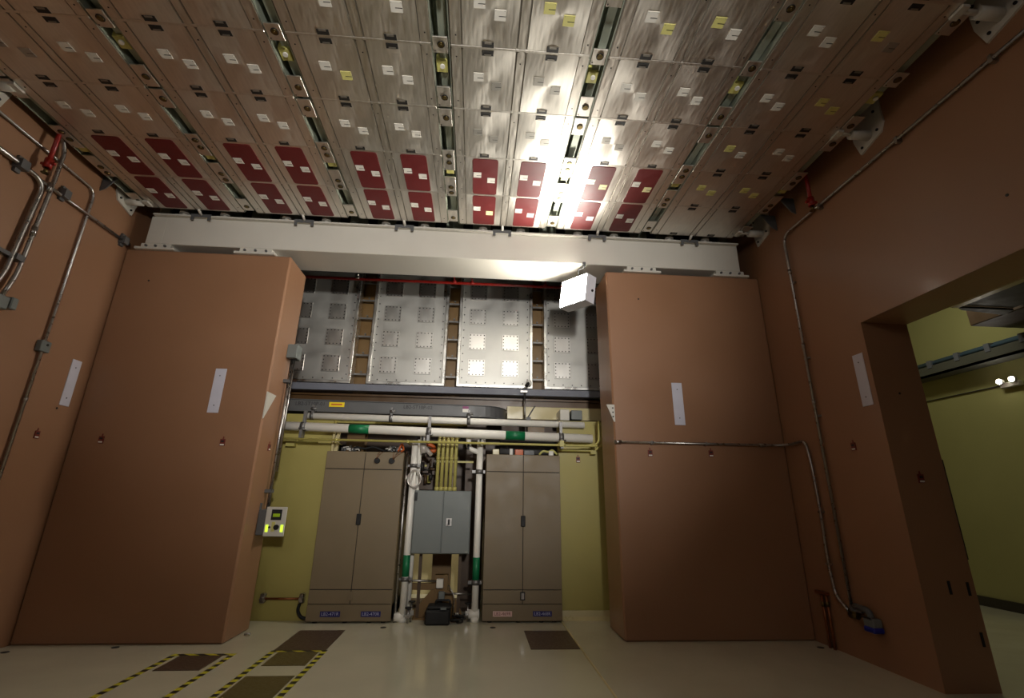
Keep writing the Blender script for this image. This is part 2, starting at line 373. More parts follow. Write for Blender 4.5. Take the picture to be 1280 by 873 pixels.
for k in range(6):
    gx = GX[k]
    bay = thing('ceiling_bay', (gx, 0, ZC), BAYL[k], 'ceiling bay', 'metal ceiling bays')
    y0, y1 = RB[6], RB[0]
    part('frame', MB().box(gx+0.08, gx+PITCH-0.08, y0, y1, ZC+0.010, ZC+0.03)
         .box(gx+0.08, gx+0.092, y0, y1, ZC+0.03, ZC+0.4).box(gx+PITCH-0.092, gx+PITCH-0.08, y0, y1, ZC+0.03, ZC+0.4)
         .box(gx+0.08, gx+PITCH-0.08, y1-0.012, y1, ZC+0.0, ZC+0.4), 'back_alu', bay)
    for r in range(6):
        yl, yh = RB[r+1], RB[r]
        link('seam_rail', seam_me, bay, (0, yl, 0))
        for dx, me in ((0.088, strip_me), (0.657, mstrip_me), (1.200, strip_me)):
            link('frame_strip', me, bay, (dx, yl+0.012, 0))
        for p in (0, 1):
            px = 0.186 if p == 0 else 0.738
            po = link('panel', panel_me['p'], bay, (px, yl+0.01, 0))
            isred = r < 2 and k < 5
            if isred:
                link('red_cover', red_me, po, (0.084, 0.014, 0))
            else:
                if r != 1 or True: link('latch', latch_me, po, (0.165, 0.625, 0))
                lo = link('latch', latch_me, po, (0.265, 0.062, 0)); lo.rotation_euler = (0, 0, math.pi)
            tags = TAGS.get((k, p, r), 'ww')
            for q, ch in enumerate(tags):
                t = link('sticker', tag_me[NAMEC[ch]], po, ((0.092, 0.245), (0.258, 0.335))[q]+((-0.005,) if isred else (0,)))
    # mechanism in the gap on the bay's left side (and on the right side of the last bay)
    for gap in ([0, PITCH] if k == 5 else [0]):
        ch = MB()
        g = gx+gap
        ch.box(g-0.078, g+0.078, y0, y1, ZC+0.22, ZC+0.235).box(g-0.078, g-0.07, y0, y1, ZC+0.012, ZC+0.235)
        if gap == 0: ch.box(g+0.068, g+0.076, y0, y1, ZC+0.012, ZC+0.235)
        ch.box(g-0.02, g+0.05, y0, y1, ZC+0.06, ZC+0.075)
        part('channel', ch, 'channel', bay)
        for (pa, pb, bs) in PLATES:
            pl = link('mounting_plate', plate_mesh(round(pb-pa, 3)), bay, (gap, pa, -0.001))
            for b in bs: link('bolt', bolt_me, pl, (0.003, b-pa, -0.001))
        for yb, me in ((2.84, yblock_me), (3.31, yblock_me), (4.775, yblock_small_me)):
            if yb > 2.9: link('yellow_block', me, bay, (gap, yb, 0))
    cx = gx+PITCH/2
    for sx in (-0.27, 0.27):
        part('levelling_foot', MB().cyl((cx+sx, YF+0.02, 5.165), (cx+sx, YF+0.02, 5.2), 0.06, 16).cyl((cx+sx, YF+0.02, 5.12), (cx+sx, YF+0.02, 5.4), 0.022, 10)
             .box(cx+sx-0.075, cx+sx+0.075, YF-0.045, YF+0.08, 5.113, 5.122), 'white_steel', bay)
    part('end_bracket', MB().box(cx-0.13, cx+0.13, YF-0.058, YF-0.046, 5.085, 5.13).box(cx-0.13, cx-0.09, YF-0.055, YF-0.045, 5.04, 5.115).box(cx+0.09, cx+0.13, YF-0.055, YF-0.045, 5.04, 5.115), 'dark_grey', bay)
    part('end_rod', MB().tube([(cx+0.0, 5.9, 5.16), (cx, YF-0.055, 5.12)], 0.018, 8), 'white_steel', bay)
    for a, b in ((-0.68, -0.56), (-0.42, -0.16), (0.16, 0.4), (0.56, 0.68)):
        part('end_block', MB().box(cx+a, cx+b, YF+0.14, YF+0.2, 5.115, 5.5), 'channel', bay)
    part('end_beam', MB().box(cx-0.68, cx+0.68, YF+0.3, YF+0.32, 5.115, 5.9), 'dark', bay)

# ------------------------------------------------------------------ flood lamp under the beam
ltr = at(734, 341, 1, 5.93)
dx_ = Vector((-0.56, 0.83, 0)).normalized()
nx_ = Vector((-0.83, -0.56, 0)).normalized()
upv = Vector((0, 0, 1))
tilt = Matrix.Rotation(math.radians(6), 3, dx_); nx_ = tilt @ nx_; upv = tilt @ upv
# roll the box a little in its own plane
rl = Matrix.Rotation(math.radians(-4), 3, nx_); dx_ = rl @ dx_; upv = rl @ upv
LW, LH, LD = 0.50, 0.41, 0.18
c_face = ltr + dx_*(LW/2) - upv*(LH/2)
lamp = thing('flood_lamp', tuple(c_face - nx_*LD/2 - upv*LH/2), 'bright white square flood lamp hanging under the white beam', 'lamp')
part('housing', MB().obox(c_face - nx_*(LD/2+0.004), dx_, upv, nx_, LW/2, LH/2, LD/2), 'lamp_body', lamp)
part('lamp_face', MB().obox(c_face, dx_, upv, nx_, LW/2-0.012, LH/2-0.012, 0.004), 'lamp_face', lamp, 'glowing white lamp face')
sidec = ltr - upv*(LH*0.55) - nx_*(LD*0.7)
part('side_knob', MB().cyl(sidec, sidec-dx_*0.012, 0.018, 12), 'dark', lamp)
hk = at(730, 333, 1, 6.035)
top_c = c_face + upv*(LH/2) - nx_*LD/2
part('hanger', MB().tube([hk+Vector((0, -0.015, 0.03)), hk+Vector((0, -0.015, -0.03)), (top_c.x, top_c.y, 4.66), top_c], 0.012, 8, 0, 0.03)
     .box(hk.x-0.02, hk.x+0.02, YF-0.03, YF+0.05, 4.664, 4.70), 'dark_grey', lamp)

# ------------------------------------------------------------------ recess: steel panels with bolted covers
PY = 7.8
PX = [(-3.30, -2.06), (-1.81, -0.545), (-0.357, 0.905), (1.10, 2.36)]
PLB = ['grey steel panel with bolted square covers, leftmost, half behind the left pier',
       'grey steel panel with bolted square covers, second from the left',
       'bright grey steel panel with bolted square covers, third from the left',
       'grey steel panel with bolted square covers behind the flood lamp']
cov = MB().box(-0.14, 0.14, -0.012, 0, -0.14, 0.14, 0, 0.003)
for i in range(5):
    t = -0.115+0.23*i/4
    for (x, z) in ((t, 0.118), (t, -0.118), (0.118, t), (-0.118, t)):
        cov.box(x-0.008, x+0.008, -0.018, -0.012, z-0.008, z+0.008, 1)
cov_me = cov.mesh('square_cover', ['steel_cover', 'dark'])
for i, (x0, x1) in enumerate(PX):
    p = thing('vessel_panel', ((x0+x1)/2, PY, 3.25), PLB[i], 'steel panel', 'bolted steel panels in the recess')
    part('plate', MB().box(x0+0.03, x1-0.03, PY, PY+0.25, 3.27, 5.75), 'steel_panel', p)
    part('side_rail', MB().box(x0, x0+0.05, PY-0.05, PY+0.2, 3.27, 5.75, 0, 0.006), 'rail_steel', p)
    part('side_rail', MB().box(x1-0.05, x1, PY-0.05, PY+0.2, 3.27, 5.75, 0, 0.006), 'rail_steel', p)
    part('bottom_rail', MB().box(x0, x1, PY-0.06, PY+0.2, 3.24, 3.29, 0, 0.006), 'rail_steel', p)
    bb = MB()
    for z in [3.4+0.14*j for j in range(16)]:
        for x in (x0+0.085, x1-0.085): bb.cyl((x, PY, z), (x, PY-0.012, z), 0.010, 6)
    for j in range(7): bb.cyl((x0+0.17+j*0.155, PY, 3.33), (x0+0.17+j*0.155, PY-0.012, 3.33), 0.010, 6)
    part('rivets', bb, 'dark', p)['kind'] = 'stuff'
    for cx in (x0+0.32, x0+0.885):
        for z in (3.58, 4.035, 4.49, 4.945):
            c = link('square_cover', cov_me, p, (cx-(x0+x1)/2, 0, z-3.25)); ORI[c.name] = Vector((cx, PY, z))
# brown columns standing between them, with rungs
CLB = ['brown steel column between the first and second bolted panels', 'brown steel column at the middle of the recess, down to the floor',
       'brown steel column between the third and fourth bolted panels']
for i, cx in enumerate((-1.935, -0.45, 1.0)):
    c = thing('steel_column', (cx, 8.1, 0), CLB[i], 'column', 'brown columns in the recess')
    part('column_body', MB().box(cx-0.14, cx+0.14, 8.06, 8.08, 0, 6.0).box(cx-0.14, cx+0.14, 8.26, 8.28, 0, 6.0).box(cx-0.01, cx+0.01, 8.08, 8.26, 0, 6.0), 'brown_steel', c)
    for z in [3.42+0.33*j for j in range(7)]:
        part('rung', MB().box(cx-0.12, cx+0.12, 7.9, 7.93, z, z+0.03).cyl((cx, 7.9, z+0.05), (cx, 7.87, z+0.05), 0.015, 8), 'clamp_grey', c)
    if i == 1:
        part('base_plate', MB().box(cx-0.5, cx+0.5, 7.9, 8.4, 0, 0.03), 'dark_brown', c)
# horizontal steel below the panels
solo('horizontal_beam', MB().box(-3.4, 2.5, 7.66, 7.8, 3.105, 3.215, 0, 0.006).box(-1.07, -1.064, 7.657, 7.66, 3.105, 3.215), 'blue_grey', 'blue grey horizontal steel beam right under the bolted panels', 'beam')
solo('horizontal_beam', MB().box(-3.4, 2.5, 7.86, 7.9, 2.86, 3.07).box(-3.4, 2.5, 7.8, 7.9, 3.05, 3.08).box(-3.4, 2.5, 7.8, 7.9, 2.84, 2.87), 'beam_brown', 'dark brown horizontal steel beam above the grey cable tray', 'beam')
# red sprinkler pipe along the top of the recess
rp = thing('sprinkler_pipe', (-0.7, 7.4, 4.9), 'thin red sprinkler pipe crossing the top of the recess', 'pipe')
a_, b_ = at(370, 346, 1, 7.4), at(745, 361, 1, 7.4)
part('main_pipe', MB().tube([(XL, 7.4, a_.z), (XR, 7.4, b_.z)], 0.024, 10), 'red_pipe', rp)
for u in (447, 568, 590, 682):
    q = at(u, 351, 1, 7.4)
    part('coupling', MB().cyl((q.x-0.03, 7.4, 4.942), (q.x+0.03, 7.4, 4.942), 0.034, 10).cyl((q.x, 7.4, 4.94), (q.x, 7.4, 5.122), 0.010, 6), 'red_pipe' if u != 447 else 'galv', rp)
solo('upper_frame', MB().box(-3.4, 2.5, 7.36, 7.6, 5.12, 5.35).box(-3.4, 2.5, 7.0, 7.08, 5.25, 5.45), 'dark', 'dark steel frame above the red sprinkler pipe in the recess', 'beam')

# ------------------------------------------------------------------ electronics cabinets
def label_plate(parent, cxx, y, z, txt, bg, fg, wd=0.245, ht=0.062):
    lp = part('label_plate', MB().box(cxx-wd/2, cxx+wd/2, y-0.004, y, z-ht/2, z+ht/2), bg, parent, txt+' label plate')
    part('lettering', text_mb(txt, ht*0.86, (cxx, y-0.0045, z), (1.02, 0, 0), (0, 0, 1)), fg, lp)
def cabinet(x0, x1, lab, txts, knobs, handle_light):
    y = 6.93; H = 2.1; D = 0.85
    c = thing('electronics_cabinet', ((x0+x1)/2, y+D/2, 0), lab, 'cabinet', 'tan electronics cabinets')
    xm = (x0+x1)/2
    part('body', MB().box(x0, x1, y+0.012, y+D, 0.03, H, 0, 0.006), 'tan_cabinet', c)
    part('door_gap_shade', MB().box(x0+0.012, x1-0.012, y+0.006, y+0.013, 0.215, H-0.012), 'dark', c)  # black sheet behind the doors, paints the shade in their gaps
    part('plinth', MB().box(x0, x1, y, y+D, 0.022, 0.212, 0, 0.004), 'tan_cabinet', c)
    for s in (0, 1):
        a, b = ((x0, xm-0.002), (xm+0.002, x1))[s]
        part('lower_panel', MB().box(a+0.002, b-0.002, y-0.004, y+0.006, 0.220, 0.377, 0, 0.003), 'tan_cabinet', c)
        d = part('door', MB().box(a+0.002, b-0.002, y-0.004, y+0.006, 0.386, 1.858, 0, 0.003), 'tan_cabinet', c)
        if s == 0:
            part('handle', MB().box(xm-0.03, xm+0.03, y-0.022, y-0.004, 1.15, 1.29, 0, 0.006).box(xm-0.012, xm+0.012, y-0.028, y-0.02, 1.16, 1.22, 1), ['black', 'dark'], d)
        tp = part('top_panel', MB().box(a+0.002, b-0.002, y-0.004, y+0.006, 1.868, H-0.004, 0, 0.003), 'tan_cabinet', c)
        if knobs and s == 1:
            for fx in (0.32, 0.70):
                kx = a+(b-a)*fx
                part('black_knob', MB().cyl((kx, y-0.004, 1.98), (kx, y-0.05, 1.98), 0.038, 14).cyl((kx, y-0.05, 1.98), (kx, y-0.062, 1.98), 0.018, 8), 'black', tp)
    part('latch_plate', MB().box(xm-0.032, xm+0.032, y-0.010, y-0.004, 0.26, 0.36, 0, 0.003).box(xm-0.018, xm+0.018, y-0.018, y-0.010, 0.275, 0.345, 1), ['dark' if handle_light else 'tan_cabinet', 'galv' if handle_light else 'tan_cabinet'], c)
    for (px, txt, bg, fg) in txts: label_plate(c, px, y, 0.105, txt, bg, fg)
    for px in (x0+0.1, xm-0.05, xm+0.25, x1-0.1): part('foot', MB().cyl((px, y+0.06, 0), (px, y+0.06, 0.025), 0.03, 10).cyl((px, y+D-0.08, 0), (px, y+D-0.08, 0.025), 0.03, 10), 'dark', c)
    return c
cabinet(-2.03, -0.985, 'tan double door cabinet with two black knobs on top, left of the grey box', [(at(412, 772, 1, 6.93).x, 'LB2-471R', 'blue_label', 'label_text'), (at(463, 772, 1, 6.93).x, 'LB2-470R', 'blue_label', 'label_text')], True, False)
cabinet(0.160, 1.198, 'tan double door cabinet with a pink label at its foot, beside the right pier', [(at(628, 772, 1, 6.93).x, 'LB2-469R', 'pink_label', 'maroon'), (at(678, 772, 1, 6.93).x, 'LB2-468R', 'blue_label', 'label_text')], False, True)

# grey electrical enclosure between the cabinets
EY = 6.95
e0, e1 = at(516, 650, 1, EY).x, at(588, 650, 1, EY).x
ez0, ez1 = 0.80, 1.60
en = thing('electrical_enclosure', ((e0+e1)/2, EY+0.15, ez0), 'grey double door electrical box hung between the two tan cabinets', 'electrical box')
em = e0+(e1-e0)*0.51
part('body', MB().box(e0, e1, EY+0.015, EY+0.3, ez0, ez1, 0, 0.006), 'grey_box', en)
part('door', MB().box(e0+0.01, em-0.004, EY-0.01, EY+0.015, ez0+0.01, ez1-0.01, 0, 0.004), 'grey_box', en)
d2 = part('door', MB().box(em+0.006, e1-0.01, EY-0.01, EY+0.015, ez0+0.01, ez1-0.01, 0, 0.004), 'grey_box', en)
hx = at(561, 653, 1, EY-0.01)
part('latch', MB().box(hx.x-0.04, hx.x+0.04, EY-0.018, EY-0.01, hx.z-0.05, hx.z+0.05, 0, 0.003).box(hx.x-0.012, hx.x+0.012, EY-0.028, EY-0.018, hx.z-0.035, hx.z+0.035, 1), ['galv', 'dark'], d2)
q = at(520, 621, 1, EY-0.01)
part('warning_label', MB().box(q.x-0.02, q.x+0.02, EY-0.014, EY-0.01, q.z-0.055, q.z+0.055).box(q.x-0.012, q.x+0.012, EY-0.0145, EY-0.014, q.z+0.01, q.z+0.04, 1), ['black', 'ink'], en)
for lx in (e0+0.1, e1-0.14): part('support_leg', MB().box(lx, lx+0.04, EY+0.2, EY+0.24, 0, ez0), 'dark_brown', en)
# five yellow conduits feeding it
for i in range(5):
    u0, u1 = 545.5+5.6*i, 549.5+5.7*i
    b0 = at(u0, 613, 1, EY+0.12); t0 = at(u1, 548, 1, EY+0.12)
    solo('yellow_conduit', MB().tube([(b0.x, EY+0.12, ez1-0.002), (b0.x, EY+0.12, 2.33), (b0.x+0.02, EY+0.45, 2.36)], 0.024, 10, 0, 0.06)
         .cyl((b0.x, EY+0.12, ez1-0.002), (b0.x, EY+0.12, ez1+0.05), 0.031, 10).cyl((b0.x, EY+0.12, 2.02), (b0.x, EY+0.12, 2.06), 0.028, 10), 'yellow_pipe',
         ['leftmost', 'second from the left', 'middle', 'second from the right', 'rightmost'][i]+' of the five upright yellow conduits on the grey electrical box', 'conduit', 'yellow conduits on the electrical box')
st = at(560, 578, 1, EY+0.09)
solo('strut_rail', MB().box(-0.55, -0.02, EY+0.14, EY+0.17, 1.985, 2.01), 'yellow_pipe', 'thin strut rail clamping the five upright yellow conduits', 'strut')

# ------------------------------------------------------------------ pipes across the recess
def band(mb, p0, p1, r, m): mb.cyl(p0, p1, r, 18, m)
wy = 6.9
A = at(353, 532.5, 1, wy); B = at(740, 549, 1, wy)
def on(A, B, x): t = (x-A.x)/(B.x-A.x); return A+(B-A)*t
mp_ = thing('insulated_pipe', ((A.x+B.x)/2, wy, 2.3), 'thick white insulated pipe with two green bands crossing above the cabinets', 'pipe')
part('pipe_body', MB().tube([on(A, B, -2.95), on(A, B, B.x)], 0.062, 20), 'white_pipe', mp_)
for u0, u1 in ((436.5, 461.5), (632, 656)):
    x0, x1 = at(u0, 538, 1, wy).x, at(u1, 540, 1, wy).x
    part('green_band', MB().cyl(on(A, B, x0), on(A, B, x1), 0.0635, 20), 'green_band', mp_, 'green band around the white pipe')
for u in (379, 536.5, 701):
    x = at(u, 538, 1, wy).x; c = on(A, B, x)
    part('clamp', MB().cyl(on(A, B, x-0.035), on(A, B, x+0.035), 0.068, 18).box(x-0.02, x+0.02, wy-0.09, wy+0.02, c.z-0.16, c.z-0.05).box(x-0.02, x+0.02, wy-0.02, wy+0.02, c.z+0.06, c.z+0.22)
         .cyl((x-0.04, wy-0.07, c.z-0.03), (x+0.06, wy-0.07, c.z-0.05), 0.012, 8), 'clamp_grey', mp_)
uy = 7.05
A2, B2 = at(382, 520, 1, uy), at(730, 532, 1, uy)
up_ = thing('insulated_pipe', ((A2.x+B2.x)/2, uy, 2.5), 'thinner white pipe just above and behind the thick green banded one', 'pipe')
part('pipe_body', MB().tube([A2, B2], 0.048, 18), 'white_pipe', up_)
for u in (390, 489, 586):
    x = at(u, 523, 1, uy).x; c = on(A2, B2, x)
    part('clamp', MB().cyl(on(A2, B2, x-0.025), on(A2, B2, x+0.025), 0.053, 16).box(x-0.015, x+0.015, uy-0.02, uy+0.02, c.z+0.04, c.z+0.16).cyl((x-0.02, uy-0.04, c.z+0.10), (x+0.06, uy-0.04, c.z+0.10), 0.02, 10), 'clamp_grey', up_)
# cable tray with curved end
ty = 7.25
ta, tb = at(360, 506, 1, ty), at(600, 514.5, 1, ty)
t_hi, t_lo = 0.085, -0.085
tr = thing('cable_tray', ((ta.x+tb.x)/2, ty, 2.66), 'grey cable tray lettered LB2-ST10P with a rounded right end, above the white pipes', 'cable tray')
# body: straight then an elbow turning into the recess
prof = []
zc0, zc1 = ta.z, tb.z
pts = [(-3.1, ty, zc0+(zc0-zc1)*0.1)]; pts += [(ta.x+(tb.x-ta.x)*i/4, ty, zc0+(zc1-zc0)*i/4) for i in range(5)]
ex = tb.x
for i in range(1, 9):
    a = math.radians(90*i/8); pts.append((ex+0.42*math.sin(a), ty+0.42*(1-math.cos(a)), zc1))
vs_, fs_ = [], []
for (x, y, z) in pts: vs_ += [(x, y, z+t_lo), (x, y, z+t_hi)]
n_ = len(pts)
for i in range(n_-1): fs_.append((2*i, 2*i+2, 2*i+3, 2*i+1))
inner = []
for i, (x, y, z) in enumerate(pts):
    if i < 6: q_ = (x, y+0.3, z)
    else:
        a = math.radians(90*(i-5)/8); q_ = (ex+0.12*math.sin(a), ty+0.3+0.12*(1-math.cos(a)), z)
    inner.append(q_)
o_ = len(vs_)
for (x, y, z) in inner: vs_ += [(x, y, z+t_lo), (x, y, z+t_hi)]
for i in range(n_-1):
    fs_.append((o_+2*i, o_+2*i+1, o_+2*i+3, o_+2*i+2)); fs_.append((2*i, o_+2*i, o_+2*i+2, 2*i+2)); fs_.append((2*i+1, 2*i+3, o_+2*i+3, o_+2*i+1))
tm = MB().add(vs_, fs_); tm.fix = True
part('tray_body', tm, 'dark_grey', tr)
part('tray_lip', MB().tube([(x, y-0.006, z+t_hi) for x, y, z in pts], 0.008, 6).tube([(x, y-0.006, z+t_lo) for x, y, z in pts], 0.008, 6), 'dark_grey', tr)
for u, v, tx in ((388, 505, 'LB2-ST10P-01'), (522.5, 509.5, 'LB2-ST10P-02')):
    p = at(u, v, 1, ty-0.003); part('lettering', text_mb(tx, 0.075, (p.x, ty-0.003, p.z), (1, 0, 0), (0, 0, 1)), 'ink', tr)
p = at(421, 506, 1, ty-0.004); part('yellow_label', MB().box(p.x-0.11, p.x+0.11, ty-0.006, ty, p.z-0.035, p.z+0.035).box(p.x-0.08, p.x+0.08, ty-0.007, ty-0.006, p.z-0.008, p.z+0.012, 1), ['bright_yellow', 'orange'], tr, 'bright yellow label')
p = at(582, 511.5, 1, ty-0.004); part('purple_label', MB().box(p.x-0.045, p.x+0.045, ty-0.006, ty, p.z-0.05, p.z+0.0, 1).box(p.x-0.045, p.x+0.045, ty-0.006, ty, p.z+0.0, p.z+0.04), ['purple', 'white_tag'], tr, 'purple and white label')
part('tray_cover', MB().box(-0.3, 0.25, ty+0.06, ty+0.28, 2.745, 2.752), 'dark_grey', tr)
# long thin yellow conduit in front, with its rising end on the right
yy = 6.8
ya, yb_, = at(352, 548.5, 1, yy), at(748, 558, 1, yy)
cn = thing('yellow_conduit', ((ya.x+yb_.x)/2, yy, 2.2), 'long thin yellow conduit running level across the recess below the white pipes', 'conduit')
r_ = at(751, 535, 1, yy)
part('conduit_run', MB().tube([(-2.75, yy, ya.z), (yb_.x-0.03, yy, yb_.z), (1.715, yy, yb_.z), ], 0.016, 10), 'yellow_pipe', cn)
part('rising_end', MB().tube([(yb_.x-0.22, yy+0.04, yb_.z+0.005), (r_.x-0.02, yy+0.04, yb_.z+0.02), (r_.x-0.02, yy+0.04, r_.z+0.1)], 0.016, 10, 0, 0.12), 'yellow_pipe', cn)
c_ = at(702, 556, 1, yy); part('coupling', MB().cyl((c_.x-0.05, yy, c_.z), (c_.x+0.05, yy, c_.z), 0.026, 10).box(c_.x-0.03, c_.x+0.03, yy-0.03, yy+0.06, c_.z-0.03, c_.z+0.05), 'yellow_pipe', cn)
for u in (420, 510, 600):
    c_ = at(u, 552, 1, yy); part('strap', MB().box(c_.x-0.012, c_.x+0.012, yy-0.02, yy+0.3, c_.z-0.022, c_.z-0.016).cyl((c_.x-0.012, yy, ya.z+(yb_.z-ya.z)*(c_.x-ya.x)/(yb_.x-ya.x)), (c_.x+0.012, yy, ya.z+(yb_.z-ya.z)*(c_.x-ya.x)/(yb_.x-ya.x)), 0.021, 10), 'yellow_pipe', cn)
yb2 = at(735, 563.5, 1, 7.0)
solo('yellow_conduit', MB().tube([(1.2, 7.02, yb2.z), (1.72, 7.02, yb2.z), (1.95, 7.02, yb2.z+0.15)], 0.02, 10, 0, 0.06).box(1.66, 1.74, 6.99, 7.06, yb2.z-0.05, yb2.z+0.05), 'yellow_pipe', 'short lower yellow conduit above the right yellow wall, by the pier', 'conduit')
yl2 = at(380, 553, 1, 7.0)
solo('yellow_conduit', MB().tube([(-3.0, 7.02, yl2.z), (-2.2, 7.02, yl2.z), ], 0.02, 10).box(-2.62, -2.5, 6.98, 7.08, yl2.z-0.06, yl2.z+0.03), 'yellow_pipe', 'short yellow conduit along the left yellow wall, near the left pier', 'conduit')
p0, p1 = at(416, 545, 1, 7.0), at(424, 545, 1, 7.0)
solo('support_post', MB().box(p0.x, p0.x+0.03, 7.0, 7.09, 2.1, 2.42).box(p1.x-0.03, p1.x, 7.0, 7.09, 2.1, 2.42).box(p0.x, p1.x, 7.06, 7.09, 2.1, 2.42), 'base', 'pale channel post rising behind the top of the left tan cabinet', 'post')

# vertical white water pipes with green bands
def vpipe(utop, vtop, ubot, vbot, y, r, gv, lab, nm='riser_pipe'):
    pb = at(ubot, vbot, 1, y); ptp = at(utop, vtop, 1, y); x = (pb.x+ptp.x)/2
    t = thing(nm, (x, y, 0), lab, 'pipe', 'upright white pipes between the cabinets')
    return t, x, pb, ptp
vy = 7.0
t, x, pb, ptp = vpipe(517, 560, 505, 770, vy, 0.045, None, 'upright white pipe with a green band, beside the left tan cabinet')
part('pipe_body', MB().tube([(x, vy, 0.05), (x, vy, 2.27)], 0.045, 16).tube([(x-0.10, vy, 0.06), (x+0.02, vy, 0.06)], 0.055, 14).cyl((x, vy, 0), (x, vy, 0.06), 0.055, 14), 'white_pipe', t)
g0, g1 = at(505, 721, 1, vy).z, at(506, 694, 1, vy).z
part('green_band', MB().cyl((x, vy, g0), (x, vy, g1), 0.0465, 16), 'green_band', t, 'green band around the pipe')
for z in (0.47, 1.9): part('clamp', MB().cyl((x, vy, z), (x, vy, z+0.05), 0.056, 16).box(x-0.09, x+0.09, vy-0.02, vy+0.02, z+0.01, z+0.04), 'clamp_grey', t)
x1_ = x
t, x, pb, ptp = vpipe(600, 570, 593, 770, vy, 0.045, None, 'upright white pipe with a green band, beside the right tan cabinet')
part('pipe_body', MB().tube([(x, vy, 0.05), (x, vy, 2.3)], 0.045, 16).tube([(x-0.08, vy, 0.09), (x+0.06, vy, 0.09)], 0.055, 14).cyl((x, vy, 0), (x, vy, 0.06), 0.055, 14), 'white_pipe', t)
g0, g1 = at(594, 725, 1, vy).z, at(594, 697, 1, vy).z
part('green_band', MB().cyl((x, vy, g0), (x, vy, g1), 0.0465, 16), 'green_band', t, 'green band around the pipe')
for z in (0.43, 1.83): part('clamp', MB().cyl((x, vy, z), (x, vy, z+0.06), 0.058, 16).box(x-0.1, x+0.08, vy-0.02, vy+0.02, z+0.01, z+0.05), 'clamp_grey', t)
dp = at(585.5, 560, 1, vy)
part('side_branch', MB().tube([(dp.x, vy, 2.36), (dp.x, vy, 2.18), (x, vy, 2.12)], 0.036, 14, 0, 0.07), 'white_pipe', t)
part('valve_lever', MB().box(dp.x-0.015, dp.x+0.015, vy-0.06, vy-0.045, 2.16, 2.25).box(x-0.013, x+0.013, vy-0.06, vy-0.045, 2.27, 2.36), 'black', t)
x2_ = x
# thin second pipe behind the left riser and chrome strip beside the cabinet
solo('riser_pipe', MB().cyl((x1_+0.05, vy+0.13, 0), (x1_+0.05, vy+0.13, 2.3), 0.032, 14), 'white_pipe', 'thinner upright white pipe right behind the left green banded one', 'pipe', 'upright white pipes between the cabinets')
solo('chrome_conduit', MB().cyl((-0.945, vy-0.01, 0.0), (-0.945, vy-0.01, 2.12), 0.02, 12), 'galv', 'shiny metal conduit standing against the right side of the left cabinet', 'conduit')
# filter housing and lever valve at the top of the left riser
fl = thing('water_filter', (x1_+0.13, vy, 2.1), 'clear water filter with a white lever at the top of the left upright pipe', 'filter')
part('filter_bowl', MB().cyl((x1_+0.11, vy, 2.24), (x1_+0.13, vy, 2.10), 0.05, 14).tube([(x1_+0.12, vy, 2.2), (x1_+0.24, vy-0.02, 2.07)], 0.03, 12), 'clear', fl)
part('filter_cap', MB().cyl((x1_+0.1, vy, 2.24), (x1_+0.1, vy, 2.36), 0.034, 12), 'white_pipe', fl)
part('lever', MB().box(x1_+0.085, x1_+0.115, vy-0.06, vy-0.04, 2.27, 2.40).box(x1_+0.0, x1_+0.02, vy-0.06, vy-0.04, 2.30, 2.36), 'black', fl)
# coiled cable
cc = at(518, 599, 1, vy-0.07)
ring = []
for k in range(3):
    for i in range(18):
        a = 2*math.pi*i/18; ring.append((cc.x+(0.075+0.008*k)*math.cos(a), vy-0.07-0.006*k, cc.z+(0.12-0.008*k)*math.sin(a)))
solo('cable_coil', MB().tube(ring, 0.010, 6).tube([(cc.x+0.05, vy-0.07, cc.z-0.1), (cc.x+0.0, vy-0.06, cc.z-0.14), (cc.x-0.05, vy-0.05, cc.z-0.07), (cc.x-0.02, vy-0.05, cc.z+0.09)], 0.010, 6, 0, 0.05), 'clear', 'coiled pale cable hanging on the left upright pipe', 'cable')
# lower cross arms, valves, black case and floor gear
def valve(x, y, z, lab):
    v = thing('hand_valve', (x, y, 0), lab, 'valve', 'small hand valves near the floor')
    part('stem', MB().cyl((x, y, 0), (x, y, z), 0.014, 8).box(x-0.03, x+0.03, y-0.02, y+0.02, z*0.35, z*0.6), 'galv', v)
    part('hand_wheel', MB().cyl((x, y, z), (x, y, z+0.015), 0.042, 12), 'black', v)
p = at(515, 753, 1, 7.0); valve(p.x, 7.0, p.z, 'taller black hand valve beside the left upright pipe')
p = at(510.5, 761, 1, 6.94); valve(p.x, 6.94, p.z, 'shorter black hand valve in front of the taller one by the left pipe')
p = at(585, 755, 1, 7.02); valve(p.x, 7.02, p.z, 'black hand valve left of the right upright pipe')
am = thing('bracket_arm', (-0.6, 7.15, 0.4), 'horizontal metal arm with a white box at its end, below the electrical box', 'bracket')
pa, pb2 = at(512, 726, 1, 7.1), at(550, 727, 1, 7.1)
part('arm', MB().tube([(pa.x-0.05, 7.1, pa.z-0.05), (pa.x+0.04, 7.1, pa.z), (pb2.x, 7.1, pb2.z)], 0.014, 8, 0, 0.03), 'galv', am)
part('white_box', MB().box(pb2.x-0.045, pb2.x+0.045, 7.07, 7.14, pb2.z-0.08, pb2.z+0.03, 0, 0.006), 'white_tag', am)
part('brown_rail', MB().box(x1_-0.02, pb2.x+0.08, 7.2, 7.26, pb2.z-0.12, pb2.z-0.04), 'brown_steel', am)
pc = at(553, 742, 1, 7.05)
ar2 = thing('bracket_arm', (-0.2, 7.05, 0.3), 'thin metal rod from the right upright pipe to the grey block at the column', 'bracket')
part('rod', MB().cyl((pc.x, 7.05, pc.z), (x2_-0.04, 7.05, pc.z-0.01), 0.011, 8), 'galv', ar2)
